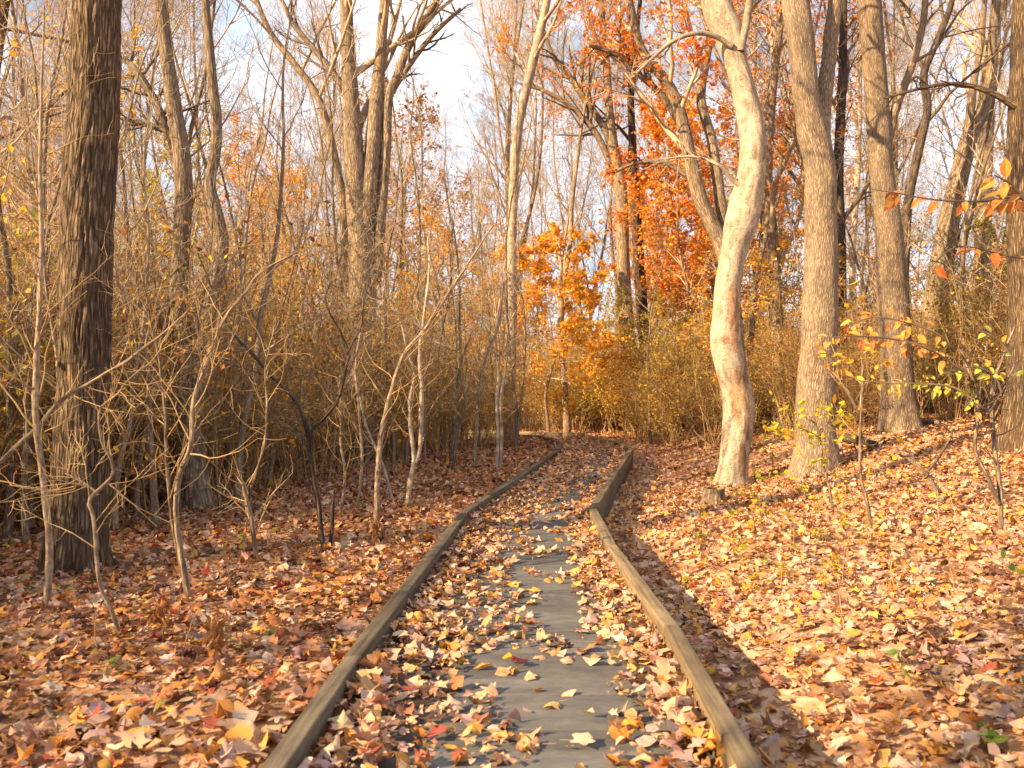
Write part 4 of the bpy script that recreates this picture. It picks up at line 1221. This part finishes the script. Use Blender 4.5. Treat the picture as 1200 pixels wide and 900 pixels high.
# ------------------------------------------------------------------ saplings and small things of the near ground
def depth_of(px, py):
    D = CAM_H * FOC / (py - 450)
    for _ in range(12):
        z = float(ground((px - 600) / FOC * D, D))
        D = 0.5 * D + 0.5 * (CAM_H - z) * FOC / (py - 450)
    return D
def sapling(label, lines, mat, seed, D=None, twigs=8, sub=4, tl=0.8, leaf=None, name='sapling', rm=0.0022, twig=None, off=True):
    r = np.random.default_rng(seed)
    if D is None: D = depth_of(*lines[0][0][:2])
    bx = (lines[0][0][0] - 600) / FOC * D
    root = empty(name, gz(bx, D), label, 'sapling')
    gt, gc, gf = Geo(), Geo(), Geo()
    parts = []
    twigs = int(twigs * 1.6) if twigs > 3 else twigs
    for k, ln in enumerate(lines):
        P, R = px_line(ln, D, r, 0.03)
        R = R * 0.88
        if k == 0: P[0, 2] = float(ground(bx, D)) - 0.05
        P, R = resample(P, R, 50)
        w = 0.004 * r.normal(size=(50, 3)); w[0] = 0
        P = P + np.cumsum(w, 0) * 0.35
        R = R * (1 + 0.06 * r.normal(size=50))
        g_ = gt if k == 0 else Geo()
        tubes(g_, P, R, 8, cap=True)
        if k: parts.append(g_)
        l2, r2 = sprout(P[None], R[None], twigs, r, 0.3, 1.0, 50, 14, npts=8, wander=0.13, up=0.06, rr=0.36, rend=0.25, L=tl, taper=0.45, rmin=rm)
        tubes(gc, l2, r2, 4)
        e = l2
        if sub:
            l3, r3 = sprout(l2, r2, sub, r, 0.25, 1.0, 45, 15, ratio=0.45, npts=5, wander=0.16, up=0.03, rr=0.6, rmin=rm * .75)
            tubes(gc, l3, r3, 3); e = l3
        if leaf:
            per, size, pal, frac = leaf
            sel = r.random(len(e)) < frac
            leaf_on(e[sel], r, per, size, pal, BEECH, gf, jitter=0.02, flat=0.6)
    localise(root, gt, gc, gf, *parts)
    link('trunk', gt.mesh('trunk', mat), root)
    for g_ in parts: link('stem', g_.mesh('stem', mat), root)
    link('twigs', gc.mesh('twigs', twig or M['stem']), root)
    if gf.n: link('foliage', gf.mesh('foliage', M['leaf'], smooth=False), root)
    return root
sapling('straight pale sapling standing just in front of the stout dark tree at the left edge', [[(55, 712, 10), (57, 640, 9.5), (55, 560, 9), (51, 480, 8.5), (58, 400, 7.5), (63, 300, 6), (66, 200, 5), (66, 100, 3.5), (70, 20, 2)]], M['tan'], 301, twigs=14, tl=0.9)
sapling('bare brown sapling with a kinked stem in front of the crooked two-stemmed tree',
        [[(223, 703, 10), (212, 645, 9), (209, 595, 8), (220, 550, 7.5), (232, 520, 7), (236, 468, 6.5), (244, 432, 6), (254, 400, 6), (263, 374, 5), (285, 340, 4), (300, 316, 3.5), (345, 290, 2)],
         [(222, 700, 6), (205, 640, 5.5), (200, 570, 5), (196, 500, 4.5), (190, 430, 4), (178, 380, 3), (170, 330, 2)]], M['grey'], 302, twigs=12, tl=0.8)
sapling('forked brown sapling leaning left beside the foot of the stout dark tree',
        [[(147, 752, 6), (133, 715, 5.5), (122, 685, 5), (119, 640, 5), (116, 600, 5), (115, 580, 5), (135, 556, 4.5), (138, 535, 4), (130, 515, 3.8), (131, 478, 3.4), (150, 460, 3), (165, 445, 2.6), (190, 425, 2)],
         [(115, 580, 4), (100, 570, 3.5), (85, 560, 3), (72, 553, 2)]], M['tan'], 303, twigs=9, tl=0.5)
sapling('short forked sapling between the kinked brown one and the one with two dark prongs', [[(302, 658, 7), (296, 610, 6), (288, 572, 5.5), (280, 558, 4)], [(292, 582, 4), (304, 545, 4), (312, 515, 3.5), (314, 472, 3), (310, 430, 2.5), (318, 380, 2)]], M['grey'], 304, twigs=8, tl=0.6)
sapling('dark sapling with two long prongs that spread like antlers left of the boardwalk',
        [[(379, 645, 8), (372, 595, 7), (365, 550, 7), (358, 505, 6.5), (346, 472, 6), (325, 450, 5), (312, 436, 4.5), (296, 415, 4), (282, 402, 4), (262, 378, 3.5), (248, 345, 3), (240, 322, 2.6), (230, 298, 2)],
         [(366, 530, 5), (365, 506, 5), (380, 490, 4.6), (395, 470, 4.4), (403, 440, 4), (406, 416, 3.8), (398, 390, 3.2), (388, 368, 2.8), (383, 350, 2.2), (390, 330, 1.8)],
         [(406, 416, 3), (415, 400, 2.6), (425, 378, 2.2), (428, 350, 1.6)]], M['darkbark'], 305, twigs=10, tl=0.7, twig=M['twig_dark'])
sapling('short dark broken stem beside the antler-like sapling', [[(387, 643, 5), (389, 610, 5), (391, 576, 4.5)]], M['darkbark'], 306, twigs=2, tl=0.2, sub=0)
sapling('tall brown sapling curving right toward the boardwalk',
        [[(441, 612, 8), (442, 570, 7.5), (444, 531, 7), (448, 500, 7), (455, 470, 6.5), (464, 440, 6), (474, 417, 6), (487, 400, 5.6), (500, 385, 5), (517, 360, 4.6), (533, 336, 4), (548, 315, 3.4), (560, 296, 2.6), (580, 265, 1.8)],
         [(497, 387, 4), (480, 372, 3), (455, 362, 2.4), (430, 360, 1.6)]], M['tan'], 307, twigs=10, tl=0.8)
sapling('pale sapling of two close straight stems left of the boardwalk', [[(477, 596, 7), (481, 560, 6.5), (492, 525, 6), (495, 490, 6), (496, 455, 5.5), (494, 415, 5), (499, 370, 4), (505, 320, 3), (503, 280, 2)], [(479, 580, 6), (484, 540, 5.5), (481, 500, 5.5), (480, 470, 5), (485, 440, 4.5), (478, 415, 3.5), (470, 380, 2.6)]], M['pale'], 308, twigs=10, tl=0.8)
for k, (lab, ln) in enumerate([
    ('thin pale stem between the curving brown sapling and the antler-like one', [(418, 598, 4), (424, 540, 4), (421, 480, 3.6), (416, 430, 3), (424, 380, 2.4)]),
    ('thin leaning pale stem just left of the two close pale stems', [(462, 588, 4.4), (448, 545, 4), (430, 505, 3.6), (421, 470, 3), (410, 430, 2.4)]),
    ('slim upright sapling at the left kerb rail close to its far bend', [(555, 548, 4.6), (558, 500, 4.4), (562, 455, 4), (570, 415, 3.4), (584, 380, 2.8), (590, 330, 2)]),
    ('pair of slim pale stems nearest the far end of the left kerb rail', [(582, 551, 5), (583, 510, 4.8), (581, 470, 4.4), (584, 440, 4), (580, 400, 3), (586, 350, 2)]),
    ('thin wavy grey stem right of the two close pale stems', [(530, 552, 4.4), (536, 510, 4), (545, 470, 3.6), (540, 430, 3), (552, 390, 2.4)]),
    ('very thin tan stem in the gap below the many-stemmed tree', [(398, 606, 4), (405, 560, 3.8), (400, 520, 3.4), (402, 480, 3), (396, 440, 2.4)])]):
    lines = [ln]
    if k == 3: lines.append([(586, 552, 4.4), (588, 510, 4), (586, 470, 3.6), (592, 430, 3), (598, 400, 2)])
    sapling(lab, lines, [M['tan'], M['pale'], M['tan'], M['pale'], M['grey'], M['tan']][k], 310 + k, twigs=8, tl=0.7)
sapling('long pale branch slanting up across the stout dark tree from the left edge', [[(-70, 640, 9), (-30, 575, 8), (0, 533, 7), (30, 502, 6.5), (57, 471, 6), (95, 446, 5), (132, 424, 4.5), (160, 404, 4), (185, 386, 3), (215, 360, 2)]], M['tan'], 320, D=5.4, twigs=9, tl=0.6)
sapling('slender grey sapling with a short side fork in the sunlit leaves on the right',
        [[(1023, 620, 6), (1014, 585, 5), (1007, 553, 4.8), (1005, 515, 4.4), (1003, 480, 4.2), (1005, 440, 3.6), (1005, 395, 3), (1008, 340, 2)],
         [(1003, 478, 4.2), (992, 452, 4), (982, 436, 3.6), (973, 422, 3)], [(1003, 470, 2.4), (1016, 445, 2), (1026, 418, 1.6)], [(1007, 512, 2.6), (1030, 530, 2.4), (1052, 538, 2)]], M['grey'], 321, twigs=6, tl=0.4, leaf=(1, 0.07, PAL_GOLD, 0.5))
sapling('thin dark sapling with yellow-green leaves in front of the forked trunk',
        [[(977, 603, 4), (972, 575, 3.6), (967, 551, 3.4), (963, 525, 3), (959, 500, 2.6), (950, 490, 2)], [(960, 505, 2), (975, 492, 1.8), (985, 486, 1.2)], [(961, 512, 2), (935, 500, 1.6), (912, 495, 1.2)]], M['grey'], 322, twigs=6, tl=0.35, leaf=(2, 0.075, [(1, (0.62, 0.55, 0.05)), (1, (0.70, 0.50, 0.04)), (.6, (0.45, 0.50, 0.06))], 0.9))

# beech saplings whose large leaves can be told apart: each leaf a part
beech_shapes = []
for k in range(6):
    gg = Geo()
    rr_ = np.random.default_rng(500 + k)
    v2, f2 = BEECH
    vv = np.stack([v2[:, 0] * (1 + .1 * rr_.normal()), v2[:, 1] + 0.55, 0.35 * np.abs(v2[:, 0]) - 0.35 * (v2[:, 1] + .5) ** 2 * (0.5 + rr_.random()) + 0.05 * rr_.normal(size=len(v2))], -1)
    gg.add(vv, f2)
    beech_shapes.append(gg.mesh('leaf', M['leafobj'], smooth=False))
def spray(root, pts, D, n, size, pal, r, lean=0.0, side=0.045, branch_mat='twig_dark'):
    P, R = px_line(pts, D, r, 0.0)
    P[:, 1] += lean * np.linspace(0, 1, len(P))
    P, R = resample(P, R, 40)
    gb = Geo(); tubes(gb, P, R, 5)
    cols = pick(r, pal, n)
    loc = np.array(root.location)
    ts = np.sort(r.random(n)) * 0.92 + 0.06
    for i in range(n):
        f = ts[i] * 39; q = P[int(f)]
        d = P[min(int(f) + 1, 39)] - P[max(int(f) - 1, 0)]; d /= np.linalg.norm(d)
        sgn = 1 if i % 2 else -1
        tw = np.cross(d, [0, -0.55, 0.83]); tw /= np.linalg.norm(tw)
        out = nrm(d * 0.55 + tw * sgn * 0.8 + 0.35 * r.normal(size=3) + np.array([0, 0, -0.25]))
        e = q + out * side * (0.3 + 1.6 * r.random())
        tubes(gb, np.stack([q, (q + e) / 2 + [0, 0, .004], e]), np.array([.0016, .0013, .001]), 3)
        o = bpy.data.objects.new('leaf', beech_shapes[int(r.integers(6))])
        COL.objects.link(o); o.parent = root
        o.location = e - loc
        nn = nrm(np.array([0.2 * r.normal() - .2, -0.65, 0.75]) + 0.35 * r.normal(size=3))
        x_ = nrm(np.cross(out, nn)); z_ = np.cross(x_, out)
        from mathutils import Matrix
        o.rotation_euler = Matrix((x_, out, z_)).transposed().to_euler()
        o.scale = (size * (0.7 + 0.55 * r.random()),) * 3
        o.color = (*cols[i], 1)
    gb.v = [v - loc for v in gb.v]
    link('branch', gb.mesh('branch', M[branch_mat]), root)
rb = np.random.default_rng(71)
PAL_BEECH = [(5, (0.60, 0.21, 0.04)), (3, (0.62, 0.28, 0.06)), (2, (0.50, 0.14, 0.035))]
PAL_LIME = [(4, (0.46, 0.38, 0.05)), (3, (0.54, 0.35, 0.045)), (3, (0.30, 0.31, 0.055)), (1, (0.58, 0.27, 0.04))]
bs = sapling('dark two-stemmed beech sapling with orange and yellow-green leaves near the right edge',
        [[(1173, 622, 8), (1174, 590, 7), (1172, 540, 6.5), (1173, 490, 6), (1176, 450, 5), (1190, 415, 4), (1203, 380, 3)],
         [(1170, 590, 6), (1156, 560, 5.5), (1143, 530, 5), (1141, 495, 5), (1141, 463, 4.5), (1130, 435, 3.6), (1118, 412, 3)], [(1142, 500, 3), (1155, 480, 3), (1168, 455, 2.4)]], M['grey'], 323, twigs=7, tl=0.5, twig=M['twig_dark'], name='beech_sapling')
DB = bs.location.y
spray(bs, [(1130, 435, 3), (1090, 410, 2.6), (1050, 398, 2.2), (1005, 394, 1.8), (966, 396, 1.2)], DB - .4, 34, 0.078, PAL_BEECH, rb)
spray(bs, [(1118, 412, 3), (1100, 392, 2.4), (1062, 378, 2), (1022, 372, 1.6), (985, 385, 1.2)], DB - .2, 24, 0.075, PAL_BEECH, rb)
spray(bs, [(1155, 480, 3), (1120, 455, 2.6), (1080, 450, 2.2), (1040, 449, 1.8), (1008, 446, 1.2)], DB - .3, 46, 0.062, PAL_LIME, rb)
spray(bs, [(1174, 460, 3), (1165, 440, 2.4), (1140, 430, 2), (1105, 438, 1.4)], DB - .2, 16, 0.07, PAL_LIME, rb)
spray(bs, [(1176, 450, 3), (1188, 425, 2.4), (1165, 395, 2), (1135, 385, 1.2)], DB, 9, 0.07, PAL_LIME, rb)
b2 = sapling('beech sapling outside the right edge reaching in with large bright orange leaves', [[(1330, 660, 12), (1310, 480, 10), (1270, 330, 8), (1235, 260, 6), (1205, 225, 5)]], M['grey'], 324, D=5.6, twigs=3, tl=0.4, sub=2, name='beech_sapling')
spray(b2, [(1235, 260, 4), (1195, 232, 3.4), (1150, 236, 2.8), (1095, 234, 2.2), (1050, 226, 1.6), (1022, 222, 1.0)], 5.3, 26, 0.088, PAL_BEECH, rb, side=0.03)
spray(b2, [(1262, 315, 4), (1220, 262, 3), (1190, 220, 2.4), (1165, 205, 1.6)], 5.2, 13, 0.088, PAL_BEECH, rb, side=0.03)
spray(b2, [(1275, 345, 4), (1225, 310, 3), (1180, 300, 2), (1120, 290, 1.4), (1075, 330, 1.0)], 5.5, 9, 0.078, PAL_BEECH, rb, side=0.03)

# seedlings and weeds
def seedling(px, py, h, n, size, pal, label, seed, group=None, D=None):
    r = np.random.default_rng(seed)
    D = D or depth_of(px, py)
    root = empty('seedling', gz((px - 600) / FOC * D, D), label, 'seedling', group)
    gs, gf = Geo(), Geo()
    d = np.array([0.2 * r.normal(), 0.2 * r.normal(), 1.0]); p = np.array([0, 0, -0.03]); P = [p]
    for k in range(6):
        d = nrm(d + 0.15 * r.normal(size=3)); p = p + d * h / 6; P.append(p)
    P, R = resample(np.array(P), np.linspace(0.003, 0.0015, 7), 10)
    tubes(gs, P, R, 4)
    l2, r2 = sprout(P[None], R[None], 5, r, 0.3, 1, 60, 10, npts=4, L=h * .55, rmin=0.001)
    tubes(gs, l2, r2, 3)
    link('stem', gs.mesh('stem', M['stem']), root)
    leaf_on(l2, r, max(1, n // 5), size, pal, BEECH, gf, jitter=0.012, flat=0.7)
    link('foliage', gf.mesh('foliage', M['leaf'], smooth=False), root)
    return root
PAL_YG = [(3, (0.52, 0.42, 0.05)), (3, (0.36, 0.36, 0.055)), (2, (0.62, 0.40, 0.04))]
PAL_GREEN = [(3, (0.14, 0.22, 0.04)), (2, (0.20, 0.28, 0.05)), (1, (0.32, 0.36, 0.06))]
for k, (px_, py_, h_, n_, s_) in enumerate([(870, 590, .3, 14, .07), (893, 578, .35, 16, .075), (925, 572, .3, 14, .075), (942, 590, .25, 12, .07), (905, 560, .5, 16, .075), (830, 612, .15, 10, .06), (880, 622, .16, 10, .06), (915, 618, .2, 14, .065),
        (1003, 600, .35, 10, .06), (940, 660, .18, 8, .055), (900, 668, .16, 8, .055), (818, 668, .15, 8, .055), (965, 640, .18, 8, .05), (885, 540, .5, 14, .08), (860, 640, .12, 8, .05)]):
    seedling(px_, py_, h_, n_, s_, PAL_YG, 'yellow-green seedling in the sunlit leaves by the pale curving and forked trunks', 400 + k, 'yellow-green seedlings in the sunlit leaves')
for k, (px_, py_, h_, n_, s_, lab) in enumerate([(1178, 868, .32, 18, .07, 'tallest green weed in the bottom right corner'), (1160, 892, .16, 14, .07, 'low green weed at the lower edge in the bottom right corner'), (1070, 800, .22, 8, .06, 'small green sprig in the leaves left of the bottom right weeds'),
        (1185, 700, .35, 12, .06, 'green weed by the right edge above the bottom right corner'), (318, 752, .08, 10, .05, 'low green sprig in the leaves left of the left kerb rail'), (280, 640, .12, 10, .05, 'little green plant at the foot of the short forked sapling'), (125, 795, .1, 8, .05, 'small green sprig low in the left foreground leaves')]):
    seedling(px_, py_, h_, n_, s_, PAL_GREEN, lab, 430 + k)
rw = np.random.default_rng(95)
for k in range(26):
    px_, py_ = 800 + 230 * rw.random(), 560 + 135 * rw.random() ** 1.3
    if abs(px_ - 860) < 24 and py_ < 575 or abs(px_ - 957) < 34 and py_ < 570: py_ += 25
    near_ = 560 / (py_ + 0.0)
    seedling(px_, py_, .10 + .22 * rw.random() * near_, int(8 + 8 * rw.random()), .045 + .025 * rw.random(), PAL_YG, 'yellow-green seedling in the sunlit leaves by the pale curving and forked trunks', 600 + k, 'yellow-green seedlings in the sunlit leaves')
# withered clumps
def withered(px, py, h, label, seed):
    r = np.random.default_rng(seed)
    D = depth_of(px, py)
    root = empty('withered_plant', gz((px - 600) / FOC * D, D), label, 'dead plant')
    gs, gf = Geo(), Geo()
    P = np.array([[0, 0, -.02], [.01, 0, h * .5], [0.0, .01, h]]); P, R = resample(P, np.array([.005, .004, .003]), 10)
    tubes(gs, P, R, 5)
    n = 26
    t = 0.3 + 0.7 * r.random(n)
    pos = np.stack([0.028 * r.normal(size=n), 0.028 * r.normal(size=n), h * t], -1)
    nn = nrm(np.stack([r.normal(size=n), r.normal(size=n), 0.25 * r.normal(size=n)], -1))
    leaves(gf, BEECH, pos, 0.04 + 0.04 * r.random(n), nn, r, pick(r, [(3, (.40, .19, .07)), (2, (.28, .13, .05)), (1, (.5, .25, .09))], n), 1.2, spin=np.pi + 0.5 * r.normal(size=n))
    link('stem', gs.mesh('stem', M['stem']), root); link('foliage', gf.mesh('foliage', M['leaf'], smooth=False), root)
withered(190, 752, .26, 'withered rust-coloured plant left of the kinked brown sapling foot', 450)
withered(250, 778, .24, 'darker withered plant nearer the camera in the left foreground', 451)
withered(440, 640, .2, 'withered orange plant at the foot of the tall curving sapling', 452)
# fallen wood
def fallen(label, lines, seed, mat, name='fallen_branch', lift=0.03, sides=8):
    r = np.random.default_rng(seed)
    root = empty(name, (0, 0, 0), label, 'branch' if name == 'fallen_branch' else 'log')
    first = None
    for ln in lines:
        P = []
        for p in ln:
            D = depth_of(p[0], p[1]); x = (p[0] - 600) / FOC * D
            P.append((x, D, float(ground(x, D)) + lift + p[2] / 2 / FOC * D + (p[3] if len(p) > 3 else 0)))
        R = np.array([p[2] / 2 / FOC * P[i][1] for i, p in enumerate(ln)])
        P, R = resample(np.array(P), R, 30)
        if first is None: first = P[0].copy(); root.location = first
        g_ = Geo(); tubes(g_, P, R, sides, None, flare_mod(r, 0, .3, 4, .15), cap=True); g_.v = [v - first for v in g_.v]
        link('trunk' if name != 'fallen_branch' else 'branch', g_.mesh('branch', mat), root)
fallen('forked brown branch lying in the sunlit leaves right of the slender grey sapling', [[(1102, 592, 5), (1094, 575, 5), (1085, 560, 4.6), (1068, 548, 4, .03), (1050, 538, 3.5, .05)], [(1085, 560, 3.6), (1100, 545, 3.4, .05), (1112, 530, 3, .12), (1117, 522, 2.4, .18)]], 460, M['grey'])
fallen('pale log lying on the slope at the foot of the straight tan trunk', [[(1030, 497, 7), (1060, 496, 7), (1098, 500, 6)]], 461, M['tan'], name='fallen_log')
fallen('dark rotting log behind the foot of the forked beige trunk', [[(990, 520, 11), (1005, 523, 11), (1025, 528, 9)]], 462, M['darkbark'], name='fallen_log')
fallen('thin pale stick on the leaves at the left edge', [[(-10, 690, 4), (12, 697, 4), (22, 708, 3)]], 463, M['tan'])
fallen('long thin stick in the left foreground leaves', [[(35, 815, 3), (60, 850, 3.4), (72, 868, 3)]], 464, M['tan'])
# thin dry stalks standing in the leaves
rd = np.random.default_rng(88)
for k, (px_, py_, hpx) in enumerate([(1050, 690, 95), (1120, 700, 85), (985, 690, 90), (1080, 640, 70), (1140, 650, 80), (990, 745, 80), (915, 690, 60), (1100, 610, 70), (1128, 590, 80), (665, 624, 30), (1150, 620, 60), (125, 640, 70), (210, 770, 50), (120, 768, 60), (345, 640, 50), (270, 690, 60), (330, 600, 60)]):
    D = depth_of(px_, py_)
    h = hpx / FOC * D
    root = empty('dry_stalk', gz((px_ - 600) / FOC * D, D), 'thin dry stalk standing in the fallen leaves ' + ('on the right slope' if px_ > 800 else 'left of the boardwalk' if px_ < 600 else 'just outside the right kerb rail bend'), 'stalk', 'thin dry stalks ' + ('on the right slope' if px_ > 800 else 'left of the boardwalk' if px_ < 600 else 'by the rail'))
    P = [np.array([0, 0, -.03])]; d = np.array([.18 * rd.normal(), .18 * rd.normal(), 1])
    for q in range(7):
        d = nrm(d + .14 * rd.normal(size=3) + [0, 0, .05]); P.append(P[-1] + d * h / 7)
    P, R = resample(np.array(P), np.linspace(.0045, .0018, 8), 16)
    gs = Geo(); tubes(gs, P, R, 5)
    l2, r2 = sprout(P[None], R[None], 4, rd, .3, 1, 38, 10, npts=5, ratio=.4, rmin=.0014)
    tubes(gs, l2, r2, 3)
    link('stem', gs.mesh('stem', M['stem']), root)
# stump
D = depth_of(836, 590)
st = empty('tree_stump', gz((836 - 600) / FOC * D, D), 'small weathered tree stump at the foot of the pale curving trunk', 'stump')
r = np.random.default_rng(91)
gs = Geo()
P, R = resample(np.array([[0, 0, -.1], [0, 0, .03], [.01, 0, .12], [.012, 0, .19]]), np.array([.17, .15, .125, .12]), 14)
tubes(gs, P, R, 28, None, flare_mod(r, .3, .08, 5, .2, ridges=14, rdepth=.08))
link('bark', gs.mesh('bark', M['grey']), st)
gs = Geo()
a = np.arange(24) * 2 * np.pi / 24
ring = np.stack([.012 + .115 * np.cos(a), .115 * np.sin(a), .186 + .02 * np.cos(3 * a) + .012 * r.normal(size=24)], -1)
gs.add(np.concatenate([[[.012, 0, .175]], ring]), np.array([[0, 1 + i, 1 + (i + 1) % 24] for i in range(24)]))
link('cut_face', gs.mesh('cut_face', M['rail'], smooth=False), st)

for p in bare_protos + pole_protos + leaf_protos + bare_shrubs + leafy_shrubs + small_protos:
    if p.location.z < -400: p.location = gz(-30 + rt.random() * 10, 40)

finish_labels()
for o in SC.objects:
    if o.parent is not None and o.name.split('.')[0] in ('twigs', 'foliage', 'stems', 'crown'): o['kind'] = 'stuff'
